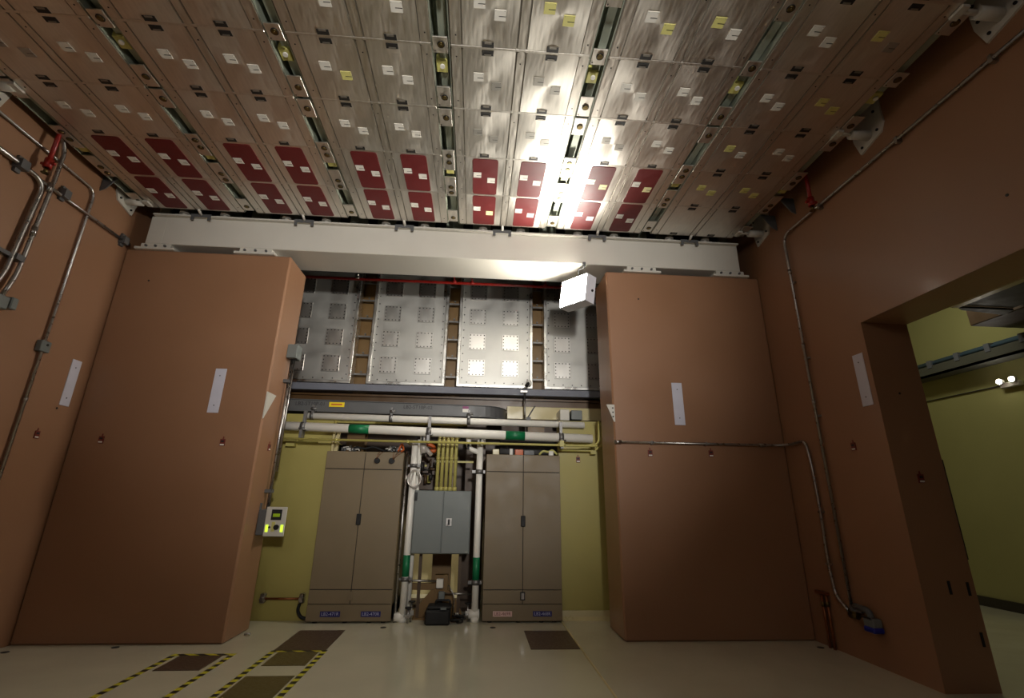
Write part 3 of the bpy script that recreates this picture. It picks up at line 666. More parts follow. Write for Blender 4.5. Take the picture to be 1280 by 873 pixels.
part('grey_block', MB().box(pc.x-0.05, pc.x+0.03, 7.02, 7.1, pc.z-0.08, pc.z+0.02, 0, 0.006).cyl((pc.x-0.03, 7.06, pc.z-0.14), (pc.x-0.03, 7.06, pc.z-0.08), 0.03, 10, 1), ['grey_box', 'dark'], ar2)
bs0, bs1 = at(530, 783, 2, 0), at(562, 783, 2, 0)
pq = [at(u, v, 1, 7.16) for u, v in ((515, 779), (576, 779), (541, 738), (561, 738))]
pd = thing('steel_pedestal', ((pq[0].x+pq[1].x)/2, 7.2, 0), 'brown steel pedestal with sloping side plates right behind the black case', 'pedestal')
part('post', MB().box(pq[2].x+0.02, pq[3].x-0.02, 7.17, 7.3, 0.02, 0.52), 'brown_steel', pd)
part('base_plate', MB().box(pq[0].x, pq[1].x, 7.1, 7.4, 0, 0.02), 'brown_steel', pd)
part('gusset', MB().prism([(pq[0].x, 0.02), (pq[2].x+0.02, 0.02), (pq[2].x+0.02, pq[2].z), (pq[2].x-0.02, pq[2].z), (pq[0].x, 0.09)], 1, 7.16, 7.19), 'brown_steel', pd)
part('gusset', MB().prism([(pq[1].x, 0.02), (pq[3].x-0.02, 0.02), (pq[3].x-0.02, pq[3].z), (pq[3].x+0.02, pq[3].z), (pq[1].x, 0.09)], 1, 7.16, 7.19), 'brown_steel', pd)
cs = thing('black_case', ((bs0.x+bs1.x)/2, 6.9, 0), 'black tool case on the floor between the two cabinets', 'case')
part('case_body', MB().box(bs0.x, bs1.x, 6.8, 7.05, 0.0, 0.17, 0, 0.02), 'black', cs)
part('case_lid', MB().box(bs0.x+0.02, bs1.x+0.01, 6.82, 7.06, 0.17, 0.21, 0, 0.02), 'black', cs)
part('handle', MB().tube([(bs0.x+0.12, 6.94, 0.2), (bs0.x+0.12, 6.94, 0.26), (bs0.x+0.3, 6.94, 0.26), (bs0.x+0.3, 6.94, 0.2)], 0.014, 8, 0, 0.03), 'black', cs)
part('case_latch', MB().box(bs0.x+0.19, bs0.x+0.26, 6.80, 6.82, 0.175, 0.20), 'grey_box', cs)
k = thing('cable_heap', (bs1.x+0.12, 6.95, 0), 'small heap of dark cables and fittings right of the black case', 'cables')
kb = MB()
for i in range(9):
    a = random.random()*6.28; rr = 0.03+0.05*random.random(); cxk = bs1.x+0.10+random.uniform(-0.05, 0.06); cyk = 6.93+random.uniform(-0.04, 0.06)
    kb.tube([(cxk+rr*math.cos(a+j), cyk+rr*math.sin(a+j)*0.8, 0.012+0.016*i*0.6+0.004*j) for j in range(6)], 0.010, 6)
part('cables', kb, 'black', k)['kind'] = 'stuff'
part('fitting', MB().tube([(bs1.x+0.02, 7.0, 0.02), (bs1.x+0.04, 7.0, 0.3), (bs1.x-0.05, 7.03, 0.42)], 0.007, 6, 0, 0.1).box(bs1.x+0.06, bs1.x+0.1, 6.9, 6.94, 0.09, 0.12), 'galv', k)
# brown plate behind the right riser
solo('brown_plate', MB().box(at(577, 700, 1, 7.6).x, 0.155, 7.6, 7.64, 0, 2.6), 'dark_brown', 'dark brown steel plate behind the right upright white pipe', 'plate')
hb = thing('pipework', (-0.62, 7.4, 1.7), 'tangle of dark valves and metal fittings above the left half of the electrical box', 'pipework')
hbm = MB()
for i in range(26):
    xx = random.uniform(-0.86, -0.56); zz = random.uniform(1.68, 2.2); y_ = random.uniform(7.2, 7.5); l = random.uniform(0.04, 0.14)
    if i % 3 == 0: hbm.cyl((xx, y_, zz), (xx+l, y_, zz), random.uniform(0.012, 0.03), 8, i % 4)
    elif i % 3 == 1: hbm.cyl((xx, y_, zz), (xx, y_, zz+l), random.uniform(0.012, 0.03), 8, i % 4)
    else: hbm.box(xx, xx+l*0.6, y_, y_+0.05, zz, zz+l*0.5, i % 4)
hbm.box(-0.88, -0.54, 7.52, 7.55, 1.62, 2.3, 0)
part('fittings', hbm, ['dark_brown', 'galv', 'dark', 'yellow_pipe'], hb)['kind'] = 'stuff'
# clutter on top of the cabinets
def clutter(name, x0, x1, y0, y1, z, n, mats, lab, cat):
    t = thing(name, ((x0+x1)/2, (y0+y1)/2, z), lab, cat); b = MB()
    for i in range(n):
        xx = random.uniform(x0, x1); y_ = random.uniform(y0, y1); l = random.uniform(0.025, 0.06)
        if i % 2: b.cyl((xx, y_, z), (xx, y_, z+l*1.6), l*0.35, 8, i % len(mats))
        else: b.tube([(xx-l*0.5, y_, z+l), (xx+l, y_+0.01, z+l*1.3), (xx+l*1.3, y_, z+l*0.4)], 0.008, 6, i % len(mats), 0.02)
    part('fittings', b, mats, t)['kind'] = 'stuff'
    return t
clutter('hose_fittings', at(428, 560, 1, 7.0).x, at(446, 560, 1, 7.0).x, 6.97, 7.1, 2.1, 26, ['black', 'galv', 'white_tag', 'dark_grey'], 'cluster of hose fittings on the left half of the left cabinet top', 'fittings')
clutter('hose_fittings', at(482, 560, 1, 7.0).x, at(500, 560, 1, 7.0).x, 6.97, 7.1, 2.1, 30, ['white_tag', 'galv', 'black', 'dark_grey'], 'cluster of white hose fittings on the right end of the left cabinet top', 'fittings')
p0, p1 = at(440, 558, 1, 7.0), at(482, 560, 1, 7.0)
solo('black_hose', MB().tube([(p0.x, 7.02, 2.115), (p0.x+0.06, 7.02, 2.17), ((p0.x+p1.x)/2-0.05, 7.02, 2.14), ((p0.x+p1.x)/2+0.05, 7.02, 2.18), (p1.x, 7.02, 2.115)], 0.016, 8, 0, 0.05), 'black', 'black hose lying between the fittings on the left cabinet top', 'hose')
p0 = at(503, 556, 1, 7.05)
solo('orange_cable', MB().tube([(p0.x-0.04, 6.98, 2.115), (p0.x, 7.0, 2.24), (p0.x+0.03, 7.04, 2.14), (p0.x+0.0, 6.99, 2.12)], 0.014, 8, 0, 0.05), 'orange', 'orange cable loop at the right end of the left cabinet top', 'cable')
p0 = at(536, 560, 1, 7.2)
solo('orange_cable', MB().tube([(p0.x-0.14, 7.2, p0.z), (p0.x-0.05, 7.2, p0.z+0.06), (p0.x+0.06, 7.22, p0.z+0.03), (p0.x+0.1, 7.2, p0.z-0.05), (p0.x, 7.2, p0.z-0.04)], 0.03, 8, 0, 0.08), 'orange', 'orange cable bundle left of the five yellow conduits', 'cable')
for i, (u, s) in enumerate(((469, 1), (487, 1.3))):
    for j in range(3 if i else 2):
        a0 = at(u+(4 if i else 1), 575, 1, 6.88); a1 = at(u+6+8*j*s*0.6, 560, 1, 6.9)
        solo('thin_cable', MB().tube([a0, (a0+a1)/2+Vector((0, -0.01, -0.01)), (a1.x, 6.94, 2.11)], 0.0035, 5), 'copper', 'thin brown cable from the %s black knob, %s' % (('left', 'right')[i], ('innermost strand', 'middle strand', 'outer strand')[j]), 'cable', 'thin cables from the black knobs')
def bx3(nm, u0, u1, v0, v1, y, dep, m, lab, cat):
    a, b = at(u0, v0, 1, y), at(u1, v1, 1, y)
    return solo(nm, MB().box(a.x, b.x, y, y+dep, min(a.z, b.z), max(a.z, b.z), 0, 0.006), m, lab, cat)
bx3('orange_box', 644, 654, 562, 570, 7.0, 0.12, 'orange', 'small orange box on the middle of the right cabinet top', 'box')
bx3('small_bottle', 637, 641, 561, 569.3, 7.0, 0.06, 'white_tag', 'small white bottle left of the orange box', 'cap')
bx3('dark_box', 655, 668, 563, 569.4, 7.05, 0.1, 'dark_grey', 'low dark grey box right of the orange box on the cabinet', 'box')
bx3('white_box', 686, 692, 564, 570, 7.0, 0.08, 'white_tag', 'small white box near the right end of the right cabinet top', 'box')
bx3('white_box', 616, 624, 561.5, 569, 7.0, 0.08, 'base', 'cream block at the left end of the right cabinet top', 'box')
p0 = at(682, 564, 1, 7.0)
solo('yellow_cable', MB().tube([(p0.x-0.09, 7.02, 2.112), (p0.x-0.04, 7.02, 2.17), (p0.x+0.05, 7.02, 2.15), (p0.x+0.1, 7.03, 2.19), (p0.x+0.17, 7.02, 2.12)], 0.016, 8, 0, 0.05), 'yellow_block', 'yellow cable arching over the right end of the right cabinet', 'cable')
# pale boxes and pipes seen behind the white pipes on the right
bx3('junction_box', 700, 712, 512, 526, 7.4, 0.36, 'white_steel', 'pale square junction box behind the right end of the upper white pipe', 'junction box')
bx3('junction_box', 714, 728, 513, 525, 7.4, 0.36, 'grey_box', 'grey meshed junction box right of the pale one, behind the white pipes', 'junction box')
bx3('junction_box', 726, 739, 529, 539.5, 7.2, 0.12, 'white_steel', 'pale box above the right end of the thick white pipe', 'junction box')
bx3('junction_box', 598, 607, 549, 556, 7.1, 0.1, 'white_tag', 'small white box under the thick pipe, left of the right cabinet', 'junction box')
bx3('cable_duct', 634, 760, 508, 527, 7.75, 0.1, 'cream_wall', 'long cream duct behind the curved end of the grey tray', 'duct')
bx3('cable_duct', 400, 590, 520, 533, 7.8, 0.1, 'yellow_wall', 'dull yellow duct behind the left part of the white pipes', 'duct')
bx3('dark_bundle', 470, 632, 524, 531, 7.6, 0.08, 'black', 'dark cable bundle seen between the two horizontal white pipes', 'cables')
bx3('dark_bundle', 625, 700, 545, 573, 7.5, 0.1, 'dark', 'dark cable bundle under the thick pipe above the right cabinet', 'cables')
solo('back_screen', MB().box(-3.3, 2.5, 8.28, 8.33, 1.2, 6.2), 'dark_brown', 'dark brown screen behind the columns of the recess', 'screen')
# camera on a threaded rod in the recess
rodp = at(656, 505, 1, 7.6)
rd = thing('small_camera', (rodp.x, 7.6, 2.7), 'small camera on a threaded rod hanging from the blue grey beam', 'camera')
part('rod', MB().cyl((rodp.x, 7.6, 2.62), (rodp.x, 7.6, 3.14), 0.014, 8).box(rodp.x-0.07, rodp.x+0.04, 7.58, 7.66, 3.14, 3.17), 'galv', rd)
part('arm', MB().cyl((rodp.x, 7.58, 2.66), (rodp.x+0.16, 7.56, 2.92), 0.010, 8).box(rodp.x+0.02, rodp.x+0.09, 7.55, 7.6, 2.64, 2.74), 'dark_grey', rd)
cp = at(662, 480, 1, 7.62)
part('camera_head', MB().box(cp.x-0.05, cp.x+0.03, 7.58, 7.7, cp.z-0.03, cp.z+0.05, 0, 0.01).cyl((cp.x-0.02, 7.6, cp.z), (cp.x-0.06, 7.55, cp.z-0.05), 0.028, 10, 1), ['white_steel', 'dark'], rd)

# ------------------------------------------------------------------ items on the walls
# pale plates
def wall_plate(pts, ax, val, sgn, lab):
    P = [at(u, v, ax, val) for u, v in pts]
    o = 1-ax
    lo, hi = min(p[o] for p in P), max(p[o] for p in P)
    top_, bot_ = (P[0].z+P[1].z)/2, (P[2].z+P[3].z)/2
    lo = (min(P[0][o], P[1][o])+min(P[2][o], P[3][o]))/2; hi = (max(P[0][o], P[1][o])+max(P[2][o], P[3][o]))/2
    b = MB()
    if ax == 1: b.box(lo, hi, val-0.008, val, bot_, top_, 0, 0.002)
    else: b.box(val, val+sgn*0.008, lo, hi, bot_, top_, 0, 0.002)
    zc = (top_+bot_)/2
    for z in (bot_+0.09, top_-0.09):
        c = (lo+hi)/2
        if ax == 1: b.cyl((c, val-0.008, z), (c, val-0.011, z), 0.008, 6, 1)
        else: b.cyl((val+sgn*0.008, c, z), (val+sgn*0.011, c, z), 0.008, 6, 1)
    solo('wall_plate', b, ['plate_grey', 'dark_grey'], lab, 'plate', 'pale upright wall plates')
wall_plate([(91, 449.5), (102, 452), (85.5, 509), (73, 506)], 0, XL, 1, 'pale upright plate on the left wall, beside its far corner')
wall_plate([(270, 461), (284, 461.5), (273, 516.5), (259, 516)], 1, YF, 1, 'pale upright plate on the front of the left pier')
wall_plate([(838.5, 478.5), (851, 479.5), (857.5, 532), (844, 531.5)], 1, YF, 1, 'pale upright plate on the front of the right pier')
wall_plate([(1065, 445), (1078, 441.5), (1092.5, 505.5), (1080, 509)], 0, XR, -1, 'pale upright plate on the right wall, beside the opening')
# small badge tags
def badge(u, v, ax, val, sgn, lab):
    p = at(u, v, ax, val); o = 1-ax; b = MB(); w_ = 0.028
    def bx(h0, h1, z0, z1, d, m):
        if ax == 1: b.box(p.x+h0, p.x+h1, val-d, val, p.z+z0, p.z+z1, m)
        else: b.box(val, val+sgn*d, p.y+h0, p.y+h1, p.z+z0, p.z+z1, m)
    bx(-w_, w_, -0.045, 0.035, 0.012, 0); bx(-w_*0.8, w_*0.8, -0.038, -0.022, 0.014, 1); bx(-0.006, 0.006, 0.035, 0.065, 0.006, 0); bx(-w_*0.6, w_*0.6, 0.0, 0.02, 0.014, 2)
    solo('badge_tag', b, ['tag_red', 'white_tag', 'ink'], lab, 'badge', 'small red badge tags')
badge(45.5, 543, 0, XL, 1, 'small red badge tag on the left wall, under the pale plate')
badge(127, 549.5, 1, YF, 1, 'small red badge tag at the left side of the left pier front')
badge(278.5, 553, 1, YF, 1, 'small red badge tag on the left pier front, below the pale plate')
badge(812.5, 566.5, 1, YF, 1, 'small red badge tag on the right pier, just under the level conduit')
badge(888.5, 567, 1, YF, 1, 'small red badge tag on the right pier, below the level conduit, right of centre')
badge(722.5, 574.5, 1, 7.10, 1, 'small red badge tag on the yellow wall right of the right cabinet')
badge(1067.5, 558, 0, XR, -1, 'small red badge tag on the right wall, below its pale plate')
badge(1150.5, 598, 1, OP1, 1, 'small red badge tag on the side of the right wall opening')
badge(336, 559, 0, PL, 1, 'small red badge tag on the inner side of the left pier')
# gusset brackets on the inner pier faces
def tri(pts, x, sgn, lab):
    P = [at(u, v, 0, x) for u, v in pts]
    b = MB().prism([(p.y, p.z) for p in P], 0, x, x+sgn*0.012)
    solo('gusset_bracket', b, 'white_steel', lab, 'bracket', 'white triangular brackets')
gl = at(340, 493, 0, PL); 
b = MB().prism([(gl.y-0.16, gl.z), (gl.y+0.10, gl.z), (gl.y-0.16, gl.z-0.33)], 0, PL, PL+0.014)
solo('gusset_bracket', b, 'white_steel', 'white triangular bracket on the inner side of the left pier', 'bracket', 'white triangular brackets')
gr = at(758, 506, 1, YF)
b = MB().prism([(PR-0.085, gr.z), (PR+0.02, gr.z), (PR+0.02, gr.z-0.22), (PR+0.005, gr.z-0.22)], 1, YF-0.014, YF-0.002)
for i in range(3): b.cyl((PR-0.005, YF-0.014, gr.z-0.045-0.055*i), (PR-0.005, YF-0.02, gr.z-0.045-0.055*i), 0.010, 8, 1)
solo('gusset_bracket', b, ['white_steel', 'dark'], 'white triangular bracket with three bolts on the right pier corner', 'bracket', 'white triangular brackets')
# junction box, conduit and control panel on the left pier's inner side
jb0 = at(366, 448, 0, PL+0.05)
jy = 6.50
b = MB().box(PL, PL+0.13, jy-0.09, jy+0.09, jb0.z-0.02, jb0.z+0.17, 0, 0.006)
jz = jb0.z-0.02
solo('junction_box', b, 'grey_box', 'grey square junction box high on the inner side of the left pier', 'junction box')
cpz1 = at(330, 637, 0, PL+0.06).z; cpz0 = at(322, 670, 0, PL+0.06).z
cd2 = thing('metal_conduit', (PL+0.05, jy, cpz1), 'shiny metal conduit from the junction box down to the control panel', 'conduit')
part('conduit_run', MB().cyl((PL+0.05, jy, cpz1-0.01), (PL+0.05, jy, jz), 0.020, 12).cyl((PL+0.085, jy, cpz1+0.45), (PL+0.085, jy, jz), 0.012, 8), 'galv', cd2)
for v in (472, 614):
    z = at(350 if v == 472 else 333, v, 0, PL+0.03).z
    part('strap', MB().box(PL, PL+0.08, jy-0.06, jy+0.03, z-0.02, z+0.02), 'dark_grey', cd2)
cpn = thing('control_panel', (PL, jy, cpz0), 'control panel with a small screen and lit lime buttons on the left pier', 'control panel')
part('housing', MB().box(PL, PL+0.16, jy-0.13, jy+0.17, cpz0, cpz1, 0, 0.008), 'dark_grey', cpn)
fy = jy-0.14
fp = part('face_plate', MB().box(PL+0.10, PL+0.34, fy-0.012, fy, cpz0-0.01, cpz1+0.03, 0, 0.004), 'white_steel', cpn)
H_ = cpz1+0.04-cpz0
part('screen', MB().box(PL+0.165, PL+0.285, fy-0.016, fy-0.012, cpz0+H_*0.52, cpz0+H_*0.88).box(PL+0.185, PL+0.265, fy-0.018, fy-0.016, cpz0+H_*0.63, cpz0+H_*0.74, 1), ['black', 'lcd'], fp, 'black screen with a green line')
for x0 in (PL+0.118, PL+0.292): part('lit_button', MB().box(x0, x0+0.03, fy-0.018, fy-0.012, cpz0+H_*0.12, cpz0+H_*0.36), 'lime', fp, 'lit lime button')
part('key_switch', MB().cyl((PL+0.245, fy-0.012, cpz0+H_*0.28), (PL+0.245, fy-0.035, cpz0+H_*0.28), 0.03, 12).box(PL+0.19, PL+0.225, fy-0.03, fy-0.012, cpz0+H_*0.14, cpz0+H_*0.46, 1).cyl((PL+0.165, fy-0.012, cpz0+H_*0.28), (PL+0.165, fy-0.03, cpz0+H_*0.28), 0.012, 8), ['black', 'yellow_block'], fp)
part('back_tab', MB().box(PL, PL+0.012, jy-0.12, jy-0.08, cpz1, cpz1+0.07), 'dark_grey', cpn)
# small cross pipe and cable at the yellow wall left of the cabinet
lp0, lp1 = at(328, 749, 1, 7.02), at(377, 749, 1, 7.02)
lw = thing('short_pipe', ((lp0.x+lp1.x)/2, 7.03, lp0.z), 'short brown pipe on the yellow wall left of the left cabinet', 'pipe')
part('pipe_run', MB().cyl((lp0.x, 7.03, lp0.z), (lp1.x, 7.03, lp0.z), 0.014, 8), 'copper', lw)
for x in (lp0.x, lp1.x): part('fitting', MB().box(x-0.03, x+0.03, 7.0, 7.08, lp0.z-0.05, lp0.z+0.06, 0, 0.01).cyl((x, 7.0, lp0.z), (x, 6.97, lp0.z), 0.025, 10), 'galv', lw)
solo('black_hose', MB().tube([(lp1.x-0.01, 7.0, lp0.z-0.05), (lp1.x-0.02, 6.98, 0.14), (lp1.x+0.02, 6.99, 0.06), (-2.02, 7.0, 0.035)], 0.02, 8, 0, 0.08), 'black', 'black hose curving down from the short pipe to the left cabinet foot', 'hose')
# conduit level across the right pier, then down the right wall
o_ = 0.035
hp0 = at(766, 553.5, 1, YF-o_); hp1 = at(960, 556, 1, YF-o_)
pz = (hp0.z+hp1.z)/2
wp = [at(u, v, 0, XR-o_) for u, v in ((1003, 553.5), (1014, 580), (1025.5, 640), (1035.5, 705.5), (1045, 746), (1062, 765))]
cr = thing('metal_conduit', (XR, 5.5, wp[-1].z), 'metal conduit level across the right pier, then bending down the right wall', 'conduit')
part('conduit_run', MB().tube([(1.73, YF-o_, pz), (3.3, YF-o_, pz), (3.85, YF-o_-0.01, pz), (XR-o_, YF-0.15, pz), wp[0]+Vector((0, -0.05, 0.02)), (wp[1].x, wp[1].y, wp[1].z), wp[2], wp[3], wp[4], wp[5]], 0.016, 10, 0, 0.09), 'galv', cr)
for u, v in ((975, 555),): part('coupling', MB().cyl((3.62, YF-o_, pz), (3.72, YF-o_, pz), 0.022, 10), 'galv', cr)
part('coupling', MB().cyl((1.74, YF-o_, pz), (1.82, YF-o_, pz), 0.024, 10), 'galv', cr)
for x in (2.2, 2.9): part('strap', MB().box(x, x+0.025, YF-0.055, YF, pz-0.022, pz+0.022), 'galv', cr)
for i in (2, 3): part('strap', MB().box(XR-0.055, XR, wp[i].y-0.022, wp[i].y+0.022, wp[i].z-0.012, wp[i].z+0.012), 'galv', cr)
# conduit running along the right wall, then straight down
up1 = [at(u, v, 0, XR-o_) for u, v in ((1290, 46), (1180, 124), (1100, 177), (1010, 266), (986, 292), (983, 310))]
dn = at(1068, 757, 0, XR-o_)
cr2 = thing('metal_conduit', (XR, 5.3, dn.z), 'thin metal conduit rising along the right wall from the hanging connector towards the ceiling', 'conduit')
zt = at(1180, 124, 0, XR-o_).z
part('conduit_run', MB().tube([(XR-o_, 1.5, zt), (XR-o_, 5.32, up1[4].z+0.03), (XR-o_, 5.32, dn.z)], 0.016, 10, 0, 0.14), 'galv', cr2)
for z in (4.3, 3.3, 2.6): part('coupling', MB().cyl((XR-o_, 5.32, z), (XR-o_, 5.32, z+0.06), 0.021, 10).box(XR-0.03, XR, 5.28, 5.36, z-0.14, z-0.12), 'galv', cr2)
for y in (4.6, 3.5, 2.6): part('strap', MB().box(XR-0.055, XR, y, y+0.03, zt+(up1[4].z-zt)*(y-1.5)/3.8-0.03, zt+(up1[4].z-zt)*(y-1.5)/3.8+0.04), 'galv', cr2)
# hanging connector on the right wall
p0, p1, p2, p3 = (at(u, v, 0, XR-0.06) for u, v in ((1068, 758), (1086, 764), (1090, 776), (1093, 791)))
hc = thing('hanging_connector', tuple(p3), 'grey connector with a blue end hanging from the conduits on the right wall', 'connector')
part('elbow', MB().tube([p0, p1, p2], 0.03, 10, 0, 0.04).box(XR-0.07, XR, p0.y-0.09, p0.y+0.06, p0.z-0.05, p0.z), 'dark_grey', hc)
part('fittings', MB().cyl(at(1063, 764, 0, XR-0.04), at(1073, 766, 0, XR-0.04), 0.03, 10).cyl(at(1063, 769, 0, XR-0.04), at(1073, 771, 0, XR-0.04), 0.03, 10), 'brass', hc)
part('connector_body', MB().box(XR-0.11, XR-0.01, p2.y-0.07, p2.y+0.06, p3.z+0.04, p2.z+0.02, 0, 0.012).box(XR-0.113, XR-0.11, p2.y-0.05, p2.y+0.05, p3.z+0.12, p3.z+0.135, 1), ['grey_box', 'dark'], hc)
part('blue_end', MB().box(XR-0.12, XR-0.008, p2.y-0.08, p2.y+0.06, p3.z-0.0, p3.z+0.05, 0, 0.012), 'blue', hc, 'blue connector end')
# twin copper tubes low on the right wall
for i, (ut, ub) in enumerate(((1028, 1036.5), (1033.5, 1042.5))):
    a, b2 = at(ut, 744, 0, XR-0.03), at(ub, 808, 0, XR-0.03)
    ym = (a.y+b2.y)/2
    solo('copper_tube', MB().cyl((XR-0.03, ym, 0.0), (XR-0.03, ym, a.z), 0.016, 10).cyl((XR-0.03, ym, a.z-0.12), (XR-0.03, ym, a.z-0.07), 0.021, 10, 1), ['copper', 'brass'], ('left', 'right')[i]+' of the two upright copper tubes low on the right wall', 'pipe', 'copper tubes on the right wall')
solo('strut_rail', MB().box(XR-0.05, XR, 5.68, 5.86, 0.53, 0.56), 'copper', 'small brown strut on top of the two copper tubes', 'strut')
# dark slots in the side of the opening
for (u, v, lab) in ((1187, 735, 'dark slot in the jamb of the right opening, left of an equal pair'), (1210.5, 736.5, 'dark slot in the jamb of the right opening, right of an equal pair'), (1228, 800, 'lowest dark slot in the jamb of the right opening')):
    p = at(u, v, 1, OP1-0.001)
    solo('wall_slot', MB().box(p.x-0.012, p.x+0.012, OP1-0.006, OP1, p.z-0.055, p.z+0.055), 'dark', lab, 'slot', 'dark slots in the opening jamb')
a, b2 = at(1145, 450, 1, OP1), at(1209, 700, 1, OP1)
solo('edge_seal', MB().box(OX, OX+0.005, OP1-0.006, OP1+0.02, b2.z, at(1181, 575, 1, OP1).z), 'dark', 'thin dark seal along the back edge of the right opening jamb', 'seal')

# left wall conduits
o_ = 0.045
def lw_(pts, off=o_): return [at(u, v, 0, XL+off) for u, v in pts]
ca = thing('metal_conduit', (XL, 4.5, 3.3), 'thick metal conduit bending down the left wall, nearest to the left frame edge', 'conduit')
Q = lw_([(-30, 166), (27, 206), (52, 222), (35, 280), (12, 345), (2, 364)])
part('conduit_run', MB().tube([(XL+o_, 3.2, Q[1].z), (XL+o_, Q[2].y+0.05, Q[1].z), (XL+o_, Q[3].y-0.02, Q[3].z), (XL+o_, Q[4].y-0.06, Q[4].z), (XL+o_, Q[5].y-0.12, Q[5].z-0.05)], 0.024, 12, 0, 0.16), 'galv', ca)
part('strut_clamp', MB().box(XL, XL+0.09, Q[1].y-0.045, Q[1].y+0.045, Q[1].z-0.05, Q[1].z+0.05).box(XL, XL+0.03, Q[1].y-0.03, Q[1].y+0.03, Q[1].z-0.09, Q[1].z+0.09), 'dark_grey', ca)
cb = thing('metal_conduit', (XL, 4.8, 3.3), 'metal conduit curving over beside the red standpipe and down the left wall', 'conduit')
Q2 = lw_([(70, 174), (81, 190), (62, 235), (42, 290), (20, 345), (8, 372)], 0.06)
part('conduit_run', MB().tube([(XL+0.06, Q2[0].y-0.1, 5.35), (XL+0.06, Q2[1].y, 5.12), (XL+0.06, Q2[2].y+0.02, Q2[2].z), (XL+0.06, Q2[3].y, Q2[3].z), (XL+0.06, Q2[4].y, Q2[4].z), (XL+0.06, Q2[5].y-0.05, Q2[5].z)], 0.021, 12, 0, 0.12), 'galv', cb)
for i in (2, 3): part('coupling', MB().cyl(Q2[i]+Vector((0, 0, -0.05)), Q2[i]+Vector((0, 0, 0.06)), 0.027, 10), 'galv', cb)
p = lw_([(20, 322)])[0]
part('strut_clamp', MB().box(XL, XL+0.05, p.y-0.25, p.y+0.08, p.z-0.02, p.z+0.02).box(XL, XL+0.09, p.y-0.04, p.y+0.05, p.z-0.03, p.z+0.03), 'dark_grey', cb)
pj = lw_([(3, 372)])[0]
jx = thing('junction_box', (XL, pj.y, pj.z-0.12), 'grey junction box below the two conduit ends at the left frame edge', 'junction box')
part('box_body', MB().box(XL, XL+0.1, pj.y-0.14, pj.y+0.03, pj.z-0.12, pj.z+0.01, 0, 0.01), 'grey_box', jx)
part('box_body', MB().box(XL, XL+0.1, pj.y+0.045, pj.y+0.12, pj.z-0.09, pj.z+0.03, 0, 0.01), 'grey_box', jx)
ccn = thing('metal_conduit', (XL, 5.28, 0.9), 'long thin metal conduit down the left wall through a square box', 'conduit')
Q3 = lw_([(0, 137), (103, 226), (117, 243), (85, 325), (50, 431), (0, 574)], 0.03)
yv = 5.30
part('conduit_run', MB().tube([(XL+0.03, 2.6, Q3[1].z+0.03), (XL+0.03, yv, Q3[1].z), (XL+0.03, yv, 0.9)], 0.015, 10, 0, 0.12), 'galv', ccn)
q = lw_([(49, 431)])[0]
part('square_box', MB().box(XL, XL+0.06, yv-0.06, yv+0.06, q.z-0.06, q.z+0.06, 0, 0.006).cyl((XL+0.06, yv+0.01, q.z+0.02), (XL+0.065, yv+0.01, q.z+0.02), 0.014, 8, 1), ['grey_box', 'dark'], ccn)
q = lw_([(27, 498)])[0]
part('coupling', MB().cyl((XL+0.03, yv, q.z-0.02), (XL+0.03, yv, q.z+0.02), 0.021, 10), 'galv', ccn)
Q4 = lw_([(60, 232), (81, 243), (155, 301), (170, 309)], 0.04)
cdn = thing('metal_conduit', (XL, 5.5, 4.65), 'level metal conduit with two clamps along the left wall towards the beam', 'conduit')
part('conduit_run', MB().cyl((XL+0.04, Q4[0].y-0.1, Q4[0].z), (XL+0.04, YF-0.02, Q4[2].z), 0.016, 10), 'galv', cdn)
for i in (1, 2):
    part('strut_clamp', MB().box(XL, XL+0.08, Q4[i].y-0.04, Q4[i].y+0.04, Q4[i].z-0.05, Q4[i].z+0.05).box(XL, XL+0.03, Q4[i].y-0.03, Q4[i].y+0.03, Q4[i].z-0.08, Q4[i].z+0.09), 'dark_grey', cdn)
def standpipe(u, v, ax, x, sgn, lab, top_z):
    p = at(u, v, 0, x+sgn*0.12)
    t = thing('sprinkler_drop', tuple(p), lab, 'sprinkler', 'red sprinkler drops')
    part('red_pipe', MB().cyl((p.x, p.y, p.z+0.06), (p.x, p.y, top_z), 0.022, 10).cyl((p.x, p.y, p.z+0.06), (p.x, p.y, p.z+0.17), 0.038, 10).box(p.x-0.07, p.x+0.07, p.y-0.012, p.y+0.012, p.z+0.10, p.z+0.125), 'red_pipe', t)
    part('sprinkler_head', MB().cyl((p.x, p.y, p.z), (p.x, p.y, p.z+0.06), 0.018, 8).cyl((p.x, p.y, p.z-0.005), (p.x, p.y, p.z), 0.035, 10), 'brass', t)
standpipe(56, 216, 0, XL, 1, 'red sprinkler drop beside the curving conduit on the left wall', 5.6)
standpipe(1016, 263, 0, XR, -1, 'red sprinkler drop on the right wall above the conduit bend', 5.6)
for x, lab in ((XL+0.13, 'dark red sprinkler main above the left edge of the ceiling bays'), (XR-0.13, 'dark red sprinkler main above the right edge of the ceiling bays')):
    sp = thing('sprinkler_main', (x, 4, 5.55), lab, 'pipe', 'red sprinkler mains')
    part('main_pipe', MB().cyl((x, 1.0, 5.6), (x, 6.5, 5.6), 0.06, 14), 'red_pipe', sp)
    for y in (2.2, 3.6, 4.9): part('coupling', MB().cyl((x, y, 5.6), (x, y+0.09, 5.6), 0.078, 14), 'red_pipe', sp)
